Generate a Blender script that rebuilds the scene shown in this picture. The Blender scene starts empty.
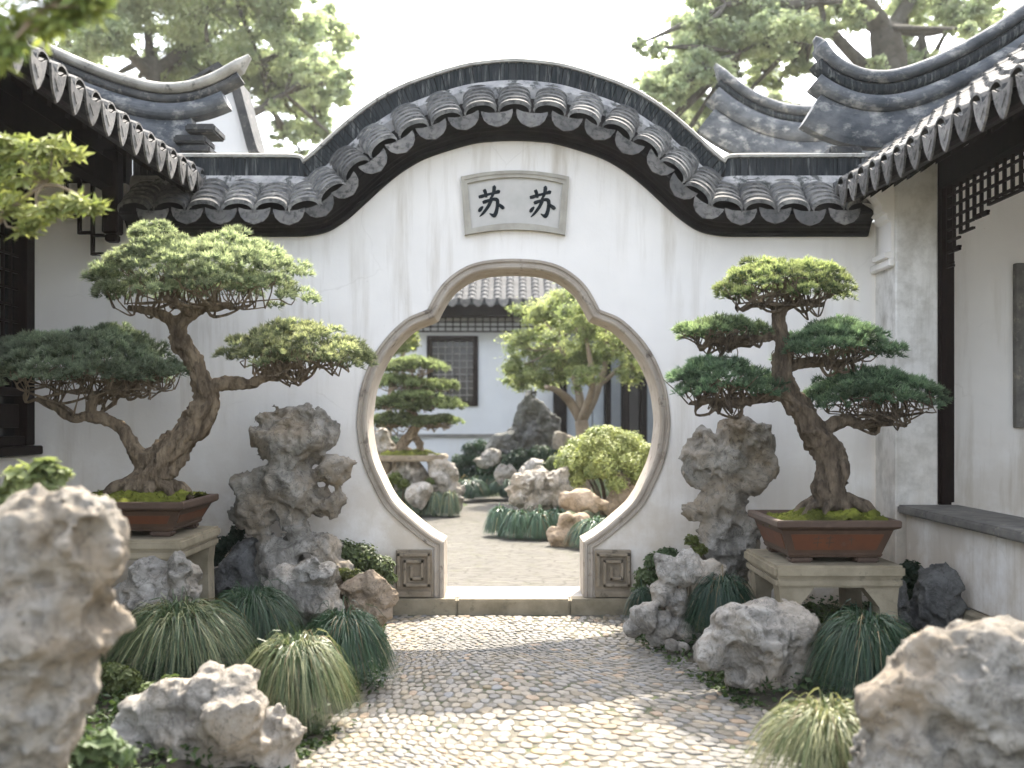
import bpy, bmesh, math, random
import numpy as np
from mathutils import Vector, Matrix, Euler

R = math.radians
sc = bpy.context.scene
C = sc.collection

# ------------------------------------------------------------------ camera, sky, sun, exposure
F, HZ, CZ = 1100.0, 420.0, 1.48          # focal length in pixels, horizon row, eye height
cam_d = bpy.data.cameras.new("Camera")
cam = bpy.data.objects.new("Camera", cam_d)
C.objects.link(cam)
cam.location = (0, 0, CZ)
cam.rotation_euler = (R(90), 0, 0)
cam_d.sensor_width = 36.0
cam_d.lens = F / 1024 * 36.0
cam_d.shift_y = (HZ - 384) / 1024
cam_d.clip_start = 0.05
cam_d.clip_end = 1500
cam_d.dof.use_dof = True
cam_d.dof.focus_distance = 7.4
cam_d.dof.aperture_fstop = 1.6
sc.camera = cam

SUN_DIR = Vector((-0.20, -0.70, -1.0)).normalized()       # the way the light travels
SUN_EL = math.asin(-SUN_DIR.z)
SUN_AZ = math.atan2(0.20, 0.70)
world = bpy.data.worlds.new("World")
sc.world = world
world.use_nodes = True
nt = world.node_tree
bg = nt.nodes["Background"]
sky = nt.nodes.new("ShaderNodeTexSky")
sky.sky_type = 'NISHITA'
sky.sun_disc = False
sky.sun_elevation = SUN_EL
sky.sun_rotation = SUN_AZ
sky.air_density = 0.8
sky.dust_density = 3.5
sky.ozone_density = 1.0
hs = nt.nodes.new("ShaderNodeHueSaturation")      # bright hazy sky: less saturated than a clear one
hs.inputs["Saturation"].default_value = 0.46
nt.links.new(sky.outputs[0], hs.inputs["Color"])
nt.links.new(hs.outputs[0], bg.inputs[0])
bg.inputs[1].default_value = 0.15

sun_d = bpy.data.lights.new("Sun", 'SUN')
sun_d.energy = 2.0
sun_d.angle = R(0.6)
sun_d.color = (1.0, 0.90, 0.76)
sun = bpy.data.objects.new("Sun", sun_d)
C.objects.link(sun)
sun.rotation_euler = SUN_DIR.to_track_quat('-Z', 'Y').to_euler()
sun.location = (3, 10, 20)

sc.view_settings.view_transform = 'Standard'
sc.view_settings.look = 'None'
sc.view_settings.exposure = 2.78
sc.view_settings.gamma = 1.0
sc.view_settings.use_curve_mapping = False
sc.render.engine = 'CYCLES'
sc.cycles.use_denoising = True
sc.cycles.max_bounces = 10
sc.cycles.diffuse_bounces = 6
sc.cycles.glossy_bounces = 2
sc.cycles.transmission_bounces = 8
sc.cycles.transparent_max_bounces = 10
sc.cycles.volume_bounces = 0
sc.cycles.caustics_reflective = False
sc.cycles.caustics_refractive = False

# ------------------------------------------------------------------ helpers
LOC = {}


def P(px, py, d):
    """picture column / row at a depth -> world point"""
    return Vector(((px - 512) * d / F, d, CZ - (py - HZ) * d / F))


def tag(o, label=None, cat=None, group=None, kind=None):
    for k, v in (("label", label), ("category", cat), ("group", group), ("kind", kind)):
        if v:
            o[k] = v
    return o


def thing(name, label, cat, loc=(0, 0, 0), group=None):
    o = bpy.data.objects.new(name, None)
    o.empty_display_size = 0.1
    C.objects.link(o)
    o.location = loc
    LOC[o.name] = Vector(loc)
    return tag(o, label, cat, group)


class MB:
    """collects vertices, faces and colours, then links them as ONE mesh object"""

    def __init__(self):
        self.V, self.F, self.Cc, self.n = [], [], [], 0

    def add(self, V, faces, col=None):
        V = np.asarray(V, float).reshape(-1, 3)
        for f in (faces if isinstance(faces, list) and len(faces) and isinstance(faces[0], np.ndarray) and faces[0].ndim == 2 else [faces]):
            if isinstance(f, np.ndarray):
                self.F.append(f + self.n)
            else:
                by = {}
                for q in f:
                    by.setdefault(len(q), []).append(q)
                for q in by.values():
                    self.F.append(np.array(q, int) + self.n)
        self.V.append(V)
        if col is not None:
            col = np.asarray(col, float)
            if col.ndim == 1:
                col = np.tile(col, (len(V), 1))
        self.Cc.append(col if col is not None else np.full((len(V), 3), 0.5))
        self.n += len(V)
        return self

    def mesh(self, name, origin=(0, 0, 0), smooth=False, col=False):
        V = np.concatenate(self.V) - np.array(origin, float)
        me = bpy.data.meshes.new(name)
        me.vertices.add(len(V))
        me.vertices.foreach_set("co", V.astype(np.float32).ravel())
        loops = np.concatenate([f.ravel() for f in self.F])
        cnt = np.concatenate([np.full(len(f), f.shape[1]) for f in self.F])
        start = np.concatenate([[0], np.cumsum(cnt)[:-1]])
        me.loops.add(len(loops))
        me.loops.foreach_set("vertex_index", loops.astype(np.int32))
        me.polygons.add(len(cnt))
        me.polygons.foreach_set("loop_start", start.astype(np.int32))
        me.polygons.foreach_set("loop_total", cnt.astype(np.int32))
        me.polygons.foreach_set("use_smooth", np.full(len(cnt), bool(smooth)))
        me.update(calc_edges=True)
        me.validate()
        if col:
            a = me.color_attributes.new("Col", 'FLOAT_COLOR', 'POINT')
            cc = np.concatenate(self.Cc)
            a.data.foreach_set("color", np.concatenate([cc, np.ones((len(cc), 1))], 1).astype(np.float32).ravel())
        return me

    def build(self, name, mat, parent=None, smooth=False, col=False, origin=None):
        org = LOC[parent.name] if parent is not None and origin is None else Vector(origin or (0, 0, 0))
        me = self.mesh(name, org, smooth, col)
        me.materials.append(mat)
        o = bpy.data.objects.new(name, me)
        C.objects.link(o)
        if parent is not None:
            o.parent = parent
        else:
            o.location = org
        LOC[o.name] = Vector(org)
        return o


def link_copy(o, parent, loc=None, rot=None, scale=None):
    c = o.copy()
    C.objects.link(c)
    c.parent = parent
    if loc is not None:
        c.location = loc
    if rot is not None:
        c.rotation_euler = rot
    if scale is not None:
        c.scale = scale
    return c


def copy_tree(o, parent=None):
    c = o.copy()
    C.objects.link(c)
    c.parent = parent
    for ch in list(o.children):
        copy_tree(ch, c)
    return c


def bev_box(x0, x1, y0, y1, z0, z1, b=0.006, seg=1):
    bm = bmesh.new()
    bmesh.ops.create_cube(bm, size=1.0)
    for v in bm.verts:
        v.co = Vector((x0 + (v.co.x + .5) * (x1 - x0), y0 + (v.co.y + .5) * (y1 - y0), z0 + (v.co.z + .5) * (z1 - z0)))
    if b > 0:
        bmesh.ops.bevel(bm, geom=list(bm.edges), offset=min(b, .45 * min(abs(x1 - x0), abs(y1 - y0), abs(z1 - z0))), segments=seg, affect='EDGES')
    bm.verts.index_update()
    V = [v.co[:] for v in bm.verts]
    Fc = [[v.index for v in f.verts] for f in bm.faces]
    bm.free()
    return V, Fc


def prism(poly, f, a, b):
    """extrude the 2-D outline poly between depths a and b; f(u, v, w) -> xyz"""
    n = len(poly)
    V = [f(u, v, a) for u, v in poly] + [f(u, v, b) for u, v in poly]
    Fc = [list(range(n))[::-1], list(range(n, 2 * n))] + [[i, (i + 1) % n, n + (i + 1) % n, n + i] for i in range(n)]
    return V, Fc


def catmull(pts, step):
    pts = np.array(pts, float)
    if len(pts) == 2:
        L = np.linalg.norm((pts[1] - pts[0])[:3])
        n = max(2, int(L / step) + 1)
        t = np.linspace(0, 1, n)[:, None]
        return pts[0] * (1 - t) + pts[1] * t
    Q = np.vstack([2 * pts[0] - pts[1], pts, 2 * pts[-1] - pts[-2]])
    out = []
    for i in range(1, len(Q) - 2):
        p0, p1, p2, p3 = Q[i - 1], Q[i], Q[i + 1], Q[i + 2]
        n = max(2, int(np.linalg.norm((p2 - p1)[:3]) / step) + 1)
        t = np.linspace(0, 1, n, endpoint=False)[:, None]
        out.append(.5 * (2 * p1 + (p2 - p0) * t + (2 * p0 - 5 * p1 + 4 * p2 - p3) * t ** 2 + (3 * p1 - p0 - 3 * p2 + p3) * t ** 3))
    out.append(Q[-2][None])
    return np.concatenate(out)


# --- lattice noise in numpy
_tabs = {}


def _tab(seed):
    if seed not in _tabs:
        _tabs[seed] = np.random.RandomState(seed).rand(32, 32, 32) * 2 - 1
    return _tabs[seed]


def vnoise(Pt, freq=1.0, seed=0):
    T = _tab(seed)
    p = Pt * freq
    i = np.floor(p).astype(int)
    f = p - i
    f = f * f * (3 - 2 * f)
    i &= 31
    j = (i + 1) & 31
    x0, y0, z0, x1, y1, z1 = i[..., 0], i[..., 1], i[..., 2], j[..., 0], j[..., 1], j[..., 2]
    fx, fy, fz = f[..., 0], f[..., 1], f[..., 2]
    a = T[x0, y0, z0] * (1 - fx) + T[x1, y0, z0] * fx
    b = T[x0, y1, z0] * (1 - fx) + T[x1, y1, z0] * fx
    c = T[x0, y0, z1] * (1 - fx) + T[x1, y0, z1] * fx
    d = T[x0, y1, z1] * (1 - fx) + T[x1, y1, z1] * fx
    return (a * (1 - fy) + b * fy) * (1 - fz) + (c * (1 - fy) + d * fy) * fz


def tube(pts, rad, sides=10, step=.03, bark=0.0, seed=0, bfreq=(9, 3), cap=True):
    """swept tube through pts with one radius per point; bark gives it gnarled ridges"""
    Q = catmull([list(p) + [r] for p, r in zip(pts, rad)], step)
    p, r = Q[:, :3], Q[:, 3]
    n = len(p)
    T = np.gradient(p, axis=0)
    T /= np.linalg.norm(T, axis=1)[:, None] + 1e-9
    up = np.array([0.0, 1.0, 0.13])
    N = np.zeros_like(T)
    v = up - T[0] * (up @ T[0])
    for k in range(n):
        v = v - T[k] * (v @ T[k])
        v /= np.linalg.norm(v) + 1e-9
        N[k] = v
    B = np.cross(T, N)
    a = np.linspace(0, 2 * math.pi, sides, endpoint=False)
    ca, sa = np.cos(a), np.sin(a)
    rr = np.repeat(r[:, None], sides, 1)
    V = p[:, None, :] + rr[..., None] * (ca[None, :, None] * N[:, None, :] + sa[None, :, None] * B[:, None, :])
    if bark:
        s = np.arange(n)[:, None] * step
        tw = a[None, :] + s * 2.2
        q = np.stack([np.cos(tw) * 1.3 + 5, np.sin(tw) * 1.3 + 5, np.repeat(s * bfreq[1], sides, 1) + 3], -1)
        d = vnoise(q, 1.6, seed) * .8 + .6 * (1 - 2.2 * np.abs(vnoise(q * np.array([1, 1, .6]), 3.6, seed + 1))) + .7 * vnoise(V, bfreq[0], seed + 2) + .35 * vnoise(V, bfreq[0] * 3.1, seed + 4)
        V = p[:, None, :] + (V - p[:, None, :]) * (1 + bark * d)[..., None]
    V = V.reshape(-1, 3)
    k, j = np.meshgrid(np.arange(n - 1), np.arange(sides), indexing='ij')
    j2 = (j + 1) % sides
    Fq = np.stack([k * sides + j, k * sides + j2, (k + 1) * sides + j2, (k + 1) * sides + j], -1).reshape(-1, 4)
    fs = [Fq]
    if cap:
        fs.append(np.arange((n - 1) * sides, n * sides)[None])
        fs.append(np.arange(sides)[::-1][None])
    return V, fs


def sweep2d(curve, prof, y0=0.0):
    """sweep profile (t toward the viewer, n along the curve normal) along a curve of (x, z, nx, nz)"""
    n, m = len(curve), len(prof)
    V = np.zeros((n, m, 3))
    for i, (x, z, nx, nz) in enumerate(curve):
        for j, (t, q) in enumerate(prof):
            V[i, j] = (x + nx * q, y0 - t, z + nz * q)
    k, j = np.meshgrid(np.arange(n - 1), np.arange(m - 1), indexing='ij')
    Fq = np.stack([k * m + j, (k + 1) * m + j, (k + 1) * m + j + 1, k * m + j + 1], -1).reshape(-1, 4)
    return V.reshape(-1, 3), [Fq, np.arange(m)[None], np.arange((n - 1) * m, n * m)[::-1][None]]


# ------------------------------------------------------------------ materials
def new_mat(name):
    m = bpy.data.materials.new(name)
    m.use_nodes = True
    t = m.node_tree
    b = t.nodes["Principled BSDF"]
    return m, t, b


def nd(t, kind, **kw):
    n = t.nodes.new(kind)
    for k, v in kw.items():
        setattr(n, k, v)
    return n


def coords(t, scale=(1, 1, 1), obj=False):
    g = nd(t, "ShaderNodeTexCoord") if obj else nd(t, "ShaderNodeNewGeometry")
    mp = nd(t, "ShaderNodeMapping")
    mp.inputs["Scale"].default_value = scale
    t.links.new(g.outputs["Object" if obj else "Position"], mp.inputs[0])
    return mp.outputs[0]


def noise(t, vec, scale, detail=5, rough=.6, dist=0.0):
    n = nd(t, "ShaderNodeTexNoise")
    n.inputs["Scale"].default_value = scale
    n.inputs["Detail"].default_value = detail
    n.inputs["Roughness"].default_value = rough
    n.inputs["Distortion"].default_value = dist
    t.links.new(vec, n.inputs["Vector"])
    return n.outputs["Fac"]


def ramp(t, fac, stops):
    r = nd(t, "ShaderNodeValToRGB")
    while len(r.color_ramp.elements) < len(stops):
        r.color_ramp.elements.new(0.5)
    for e, (p, c) in zip(r.color_ramp.elements, stops):
        e.position = p
        e.color = (*c, 1) if len(c) == 3 else c
    t.links.new(fac, r.inputs[0])
    return r.outputs[0]


def g3(v):
    return (v, v, v)


def mixc(t, fac, a, b, blend='MIX'):
    m = nd(t, "ShaderNodeMix", data_type='RGBA', blend_type=blend)
    for s, v in ((m.inputs[0], fac), (m.inputs[6], a), (m.inputs[7], b)):
        if isinstance(v, (int, float)):
            s.default_value = v
        elif isinstance(v, tuple):
            s.default_value = (*v, 1)
        else:
            t.links.new(v, s)
    return m.outputs[2]


def bump(t, b, h, strength=.4, dist=.02, prev=None):
    n = nd(t, "ShaderNodeBump")
    n.inputs["Strength"].default_value = strength
    n.inputs["Distance"].default_value = dist
    t.links.new(h, n.inputs["Height"])
    if prev is not None:
        t.links.new(prev, n.inputs["Normal"])
    t.links.new(n.outputs[0], b.inputs["Normal"])
    return n.outputs[0]


def mottled(name, c1, c2, scale=6, rough=.85, c3=None, s3=22, bstr=.35, bdist=.01, bscale=None, squash=(1, 1, 1), obj=False, spec=.3, lo=.35, hi=.65, f3=(.58, .68), rnd=0):
    """two colours mixed by noise, a third in patches, and a bump"""
    m, t, b = new_mat(name)
    v = coords(t, squash, obj)
    col = mixc(t, ramp(t, noise(t, v, scale), [(lo, g3(0)), (hi, g3(1))]), c1, c2)
    if c3:
        col = mixc(t, ramp(t, noise(t, v, s3, 6, .65), [(f3[0], g3(0)), (f3[1], g3(1))]), col, c3)
    if rnd:                                     # every tile its own tone
        oi = nd(t, "ShaderNodeObjectInfo")
        col = mixc(t, 1.0, col, ramp(t, oi.outputs["Random"], [(0, g3(1 - rnd)), (1, g3(1 + rnd))]), 'MULTIPLY')
    t.links.new(col, b.inputs["Base Color"])
    b.inputs["Roughness"].default_value = rough
    b.inputs["Specular IOR Level"].default_value = spec if sum(c1) > .06 or rough < .3 else .05
    bump(t, b, noise(t, v, bscale or scale * 6, 8, .7), bstr, bdist)
    return m


def attr_mat(name, rough=.6, trans=.0, spec=.3, bscale=0, bstr=.3, var=.0, vscale=8):
    m, t, b = new_mat(name)
    a = nd(t, "ShaderNodeVertexColor", layer_name="Col")
    col = a.outputs[0]
    if var:
        v = coords(t)
        k = ramp(t, noise(t, v, vscale, 4), [(.3, g3(1 - var)), (.7, g3(1 + var))])
        col = mixc(t, 1.0, col, k, 'MULTIPLY')
    t.links.new(col, b.inputs["Base Color"])
    b.inputs["Roughness"].default_value = rough
    b.inputs["Specular IOR Level"].default_value = spec
    if bscale:
        bump(t, b, noise(t, coords(t), bscale, 6, .7), bstr, .01)
    if trans:
        tr = nd(t, "ShaderNodeBsdfTranslucent")
        t.links.new(mixc(t, 1.0, col, (1.05, 1.08, .78), 'MULTIPLY'), tr.inputs[0])
        mx = nd(t, "ShaderNodeMixShader")
        mx.inputs[0].default_value = trans
        t.links.new(b.outputs[0], mx.inputs[1])
        t.links.new(tr.outputs[0], mx.inputs[2])
        t.links.new(mx.outputs[0], t.nodes["Material Output"].inputs[0])
    return m


def plaster(name, base=(.83, .805, .76), stain=.75, low=True, dark=(.45, .40, .32), blotch=0):
    """limewashed wall: faint mottling, run-off streaks, rising damp"""
    m, t, b = new_mat(name)
    v = coords(t)
    col = mixc(t, ramp(t, noise(t, v, 1.3, 6, .6), [(.35, g3(0)), (.7, g3(1))]), base, tuple(x * .90 for x in base))
    vs = coords(t, (5.0, 5.0, .45))
    st = noise(t, vs, 1.4, 6, .65, .2)
    patch = noise(t, v, .55, 3, .5)
    mul = nd(t, "ShaderNodeMath", operation='MULTIPLY')
    t.links.new(ramp(t, st, [(.5, g3(0)), (.72, g3(1))]), mul.inputs[0])
    t.links.new(ramp(t, patch, [(.42, g3(0)), (.62, g3(1))]), mul.inputs[1])
    m2 = nd(t, "ShaderNodeMath", operation='MULTIPLY')
    m2.inputs[1].default_value = stain
    t.links.new(mul.outputs[0], m2.inputs[0])
    col = mixc(t, m2.outputs[0], col, dark)
    if low:
        g = nd(t, "ShaderNodeNewGeometry")
        s = nd(t, "ShaderNodeSeparateXYZ")
        t.links.new(g.outputs["Position"], s.inputs[0])
        mr = nd(t, "ShaderNodeMapRange")
        mr.inputs["From Min"].default_value = 1.5
        mr.inputs["From Max"].default_value = 0.1
        t.links.new(s.outputs[2], mr.inputs[0])
        mm = nd(t, "ShaderNodeMath", operation='MULTIPLY')
        t.links.new(mr.outputs[0], mm.inputs[0])
        t.links.new(ramp(t, noise(t, v, 2.6, 6, .65), [(.30, g3(0.15)), (.56, g3(1))]), mm.inputs[1])
        m3 = nd(t, "ShaderNodeMath", operation='MULTIPLY')
        m3.inputs[1].default_value = .9
        t.links.new(mm.outputs[0], m3.inputs[0])
        col = mixc(t, m3.outputs[0], col, (.45, .36, .245))
    if blotch:
        col = mixc(t, ramp(t, noise(t, v, blotch, 7, .65), [(.44, g3(0)), (.66, g3(.62))]), col, dark)
    cr = nd(t, "ShaderNodeTexVoronoi", feature='DISTANCE_TO_EDGE')      # hairline cracks
    cr.inputs["Scale"].default_value = 1.1
    wv = nd(t, "ShaderNodeTexNoise")
    wv.inputs["Scale"].default_value = 2.5
    wv.inputs["Detail"].default_value = 6
    t.links.new(v, wv.inputs["Vector"])
    t.links.new(mixc(t, .35, v, wv.outputs["Color"], 'ADD'), cr.inputs["Vector"])
    ml = nd(t, "ShaderNodeMath", operation='MULTIPLY')
    t.links.new(ramp(t, cr.outputs[0], [(.0, g3(.16)), (.006, g3(0))]), ml.inputs[0])
    t.links.new(ramp(t, noise(t, v, 1.7, 2), [(.52, g3(0)), (.6, g3(1))]), ml.inputs[1])
    col = mixc(t, ml.outputs[0], col, (.33, .29, .23))
    spots = ramp(t, noise(t, v, 34, 3, .5), [(.74, g3(0)), (.80, g3(.35))])
    col = mixc(t, spots, col, (.30, .27, .22))
    t.links.new(col, b.inputs["Base Color"])
    b.inputs["Roughness"].default_value = .92
    b.inputs["Specular IOR Level"].default_value = .15
    n1 = bump(t, b, noise(t, v, 3.0, 4, .5), .25, .03)
    bump(t, b, noise(t, v, 40, 6, .7), .18, .006, n1)
    return m


def rock_mat(name, light, mid, darkc, warm, wamt=.5):
    m, t, b = new_mat(name)
    v = coords(t, obj=True)
    col = ramp(t, noise(t, v, 5.5, 9, .68, .5), [(.30, darkc), (.46, mid), (.62, light)])
    col = mixc(t, ramp(t, noise(t, v, 2.6, 5, .6), [(.44, g3(0)), (.62, g3(wamt))]), col, warm)
    vo = nd(t, "ShaderNodeTexVoronoi")
    vo.inputs["Scale"].default_value = 26
    t.links.new(v, vo.inputs["Vector"])
    col = mixc(t, ramp(t, vo.outputs[0], [(.05, g3(.55)), (.2, g3(0))]), col, tuple(x * .6 for x in darkc))
    col = mixc(t, ramp(t, noise(t, v, 48, 5, .7), [(.60, g3(0)), (.72, g3(.55))]), col, tuple(min(.6, x * 1.35) for x in light))
    t.links.new(col, b.inputs["Base Color"])
    b.inputs["Roughness"].default_value = .88
    b.inputs["Specular IOR Level"].default_value = .2
    ck = nd(t, "ShaderNodeMath", operation='ABSOLUTE')         # thin weathered cracks
    c0 = nd(t, "ShaderNodeMath", operation='SUBTRACT')
    c0.inputs[1].default_value = .5
    t.links.new(noise(t, v, 6.5, 6, .6, 1.2), c0.inputs[0])
    t.links.new(c0.outputs[0], ck.inputs[0])
    col = mixc(t, ramp(t, ck.outputs[0], [(.0, g3(.5)), (.018, g3(0))]), col, tuple(x * .5 for x in darkc))
    t.links.new(col, b.inputs["Base Color"])
    n1 = bump(t, b, noise(t, v, 11, 9, .72, .6), .8, .05)
    bump(t, b, noise(t, v, 60, 8, .75), .45, .012, n1)
    return m


M = {}
M['plaster'] = plaster("limewash_plaster")
M['plaster_far'] = plaster("limewash_far", (.52, .53, .53), .35, False)  # greyer base carries the pavilion's eave shade; other far walls share it
M['plaster_pillar'] = plaster("limewash_pillar", (.74, .725, .685), .95, True, (.33, .31, .265), 5.0)
M['tile'] = mottled("grey_roof_tile", (.030, .033, .036), (.082, .082, .078), 7, .8, (.22, .21, .18), 16, .5, .01, obj=False, f3=(.55, .70), rnd=.35)
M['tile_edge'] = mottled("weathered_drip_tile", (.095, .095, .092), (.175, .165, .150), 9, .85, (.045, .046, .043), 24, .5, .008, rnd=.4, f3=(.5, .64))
M['tile_far'] = mottled("far_roof_tile", (.020, .024, .028), (.048, .054, .060), 3, .8, (.09, .09, .085), 8)
M['ridge'] = mottled("dark_ridge_tile", (.014, .018, .021), (.040, .046, .048), 4, .75, (.20, .205, .195), 2.2, .4, .008, squash=(13, 13, 1.3), f3=(.54, .76))
M['ridge_side'] = mottled("lichen_ridge_tile", (.050, .058, .066), (.135, .142, .148), 4.5, .8, (.36, .355, .33), 6.0, .5, .012, f3=(.52, .70), squash=(1, 1, 1.6))
M['mortar'] = mottled("lichen_mortar_band", (.20, .20, .20), (.38, .37, .345), 9, .9, (.06, .065, .06), 12, .5, .01, f3=(.52, .62))
M['tile_lip'] = mottled("weathered_tile_lip", (.085, .085, .08), (.18, .175, .158), 11, .85, (.05, .05, .048), 18, .5, .008, f3=(.46, .60), rnd=.35)
M['cap'] = mottled("pale_ridge_cap", (.26, .25, .22), (.40, .385, .34), 8, .9, (.10, .10, .09), 14, .5, .01)
M['mould'] = mottled("black_moulding", (.0055, .0055, .006), (.014, .0135, .013), 5, .7, (.09, .08, .065), 9, .3, .006, f3=(.66, .80))
M['stone'] = mottled("grey_dressed_stone", (.36, .345, .315), (.27, .255, .23), 6, .85, (.19, .165, .13), 8, .4, .008)
M['stone_warm'] = mottled("warm_dressed_stone", (.29, .25, .175), (.19, .16, .105), 5, .88, (.15, .13, .09), 9, .45, .01)
M['stone_gate'] = mottled("gate_frame_stone", (.39, .345, .285), (.30, .26, .21), 4, .85, (.16, .135, .11), 10, .4, .006)
M['stone_dark'] = mottled("carved_base_stone", (.27, .225, .165), (.19, .155, .11), 7, .9, (.10, .085, .06), 12, .4, .008)
M['cope'] = mottled("parapet_cap_stone", (.185, .175, .155), (.115, .11, .10), 7, .85, (.28, .26, .21), 11, .5, .012)
M['plaque'] = mottled("plaque_stone", (.50, .485, .45), (.44, .43, .395), 9, .8, None, 20, .15, .003)
M['plaque_frame'] = mottled("plaque_frame_stone", (.40, .38, .325), (.31, .29, .245), 9, .85, None, 20, .25, .004)
M['ink'] = mottled("black_ink_paint", (.012, .016, .018), (.02, .026, .03), 12, .6)
M['wood'] = mottled("dark_red_lacquer", (.0065, .004, .0034), (.012, .007, .0056), 10, .5, (.02, .014, .011), 20, .2, .004, squash=(4, 4, .6))
M['wood_sh'] = mottled("black_brown_timber", (.005, .0042, .004), (.010, .008, .007), 10, .7, None, 20, .2, .004)
M['glass'] = mottled("dark_window_glass", (.012, .014, .015), (.022, .024, .025), 2, .15, None, 20, .02, .001, spec=.5)
M['panel_far'] = mottled("pale_screen_panel", (.34, .37, .39), (.28, .31, .33), 3, .6)
M['soil'] = mottled("bed_soil", (.035, .030, .022), (.07, .062, .042), 9, .95, (.040, .062, .022), 5, .8, .03)
M['path_far'] = mottled("pale_paving", (.100, .093, .078), (.078, .073, .063), 3, .9, (.075, .072, .052), 7, .8, .03, bscale=11, squash=(1, .7, 1), f3=(.52, .62))
M['mortar_path'] = mottled("path_mortar", (.14, .13, .102), (.10, .093, .072), 14, .95, (.055, .07, .026), 3.5, .6, .012, f3=(.53, .64))
_t = M['path_far'].node_tree                     # worn setts: joints in a darker tone
_b = _t.nodes["Principled BSDF"]
_vo = nd(_t, "ShaderNodeTexVoronoi", feature='DISTANCE_TO_EDGE')
_vo.inputs["Scale"].default_value = 6.5
_cv = coords(_t, (.75, 1.3, 1))
_t.links.new(_cv, _vo.inputs["Vector"])
_v2 = nd(_t, "ShaderNodeTexVoronoi")
_v2.inputs["Scale"].default_value = 6.5
_t.links.new(_cv, _v2.inputs["Vector"])
_old = _b.inputs["Base Color"].links[0].from_socket
_t.links.new(mixc(_t, ramp(_t, _vo.outputs[0], [(.02, g3(.85)), (.09, g3(0))]), mixc(_t, ramp(_t, _v2.outputs["Color"], [(.2, g3(.25)), (.8, g3(0))]), _old, (.05, .048, .04)), (.045, .042, .032)), _b.inputs["Base Color"])
M['bed_green'] = mottled("mossy_bed", (.035, .050, .020), (.075, .090, .035), 6, .95, (.055, .048, .030), 5, .9, .04)
M['ground'] = mottled("earth_ground", (.13, .12, .09), (.19, .175, .14), 1.5, .95, (.07, .10, .04), 2)
M['rock'] = rock_mat("taihu_limestone", (.37, .35, .31), (.235, .22, .19), (.085, .078, .066), (.28, .215, .14), .65)
M['rock_pale'] = rock_mat("pale_limestone", (.43, .41, .37), (.285, .267, .235), (.105, .096, .083), (.31, .245, .165), .55)
M['rock_warm'] = rock_mat("tan_stone", (.43, .35, .265), (.31, .245, .175), (.14, .11, .08), (.26, .19, .12), .6)
M['rock_dark'] = rock_mat("dark_slate_rock", (.19, .19, .185), (.115, .115, .11), (.05, .05, .048), (.10, .10, .07), .5)  # dark grey stone, its own colour
M['bark'] = mottled("pine_bark", (.15, .11, .072), (.43, .335, .225), 11, .92, (.06, .044, .028), 20, 1.0, .06, squash=(1.6, 1.6, .45), f3=(.52, .74))
M['bark_dark'] = mottled("dark_pine_bark", (.095, .072, .05), (.29, .225, .155), 11, .92, (.04, .03, .021), 20, 1.0, .06, squash=(1.6, 1.6, .45), f3=(.52, .74))
M['bark_tree'] = mottled("old_tree_bark", (.07, .065, .05), (.12, .11, .09), 6, .9, (.04, .036, .03), 9, .8, .05)
M['bark_maple'] = mottled("maple_bark", (.26, .21, .15), (.18, .14, .10), 6, .9, (.12, .10, .07), 9, .5, .02)
M['pot'] = mottled("brown_clay", (.055, .034, .023), (.080, .050, .034), 7, .6, (.085, .055, .04), 13, .25, .004)
M['pot_panel'] = mottled("russet_clay_panel", (.125, .044, .018), (.090, .036, .018), 9, .6, (.10, .055, .04), 15, .25, .004)
M['needle'] = attr_mat("pine_needles", .5, .56)
M['leaf'] = attr_mat("broad_leaves", .5, .38)
M['leaf_tree'] = attr_mat("canopy_leaves", .5, .68)
M['blade'] = attr_mat("sedge_blades", .42, .25, .4)
M['moss'] = attr_mat("moss_cushion", .95, 0, .1, 90, .9, .35, 16)
M['cobble'] = attr_mat("river_cobbles", .72, 0, .3, 55, .35, .18, 30)

# ------------------------------------------------------------------ rocks from a distance field
def smin(a, b, k):
    h = np.clip(.5 + .5 * (b - a) / k, 0, 1)
    return b * (1 - h) + a * h - k * h * (1 - h)


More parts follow.
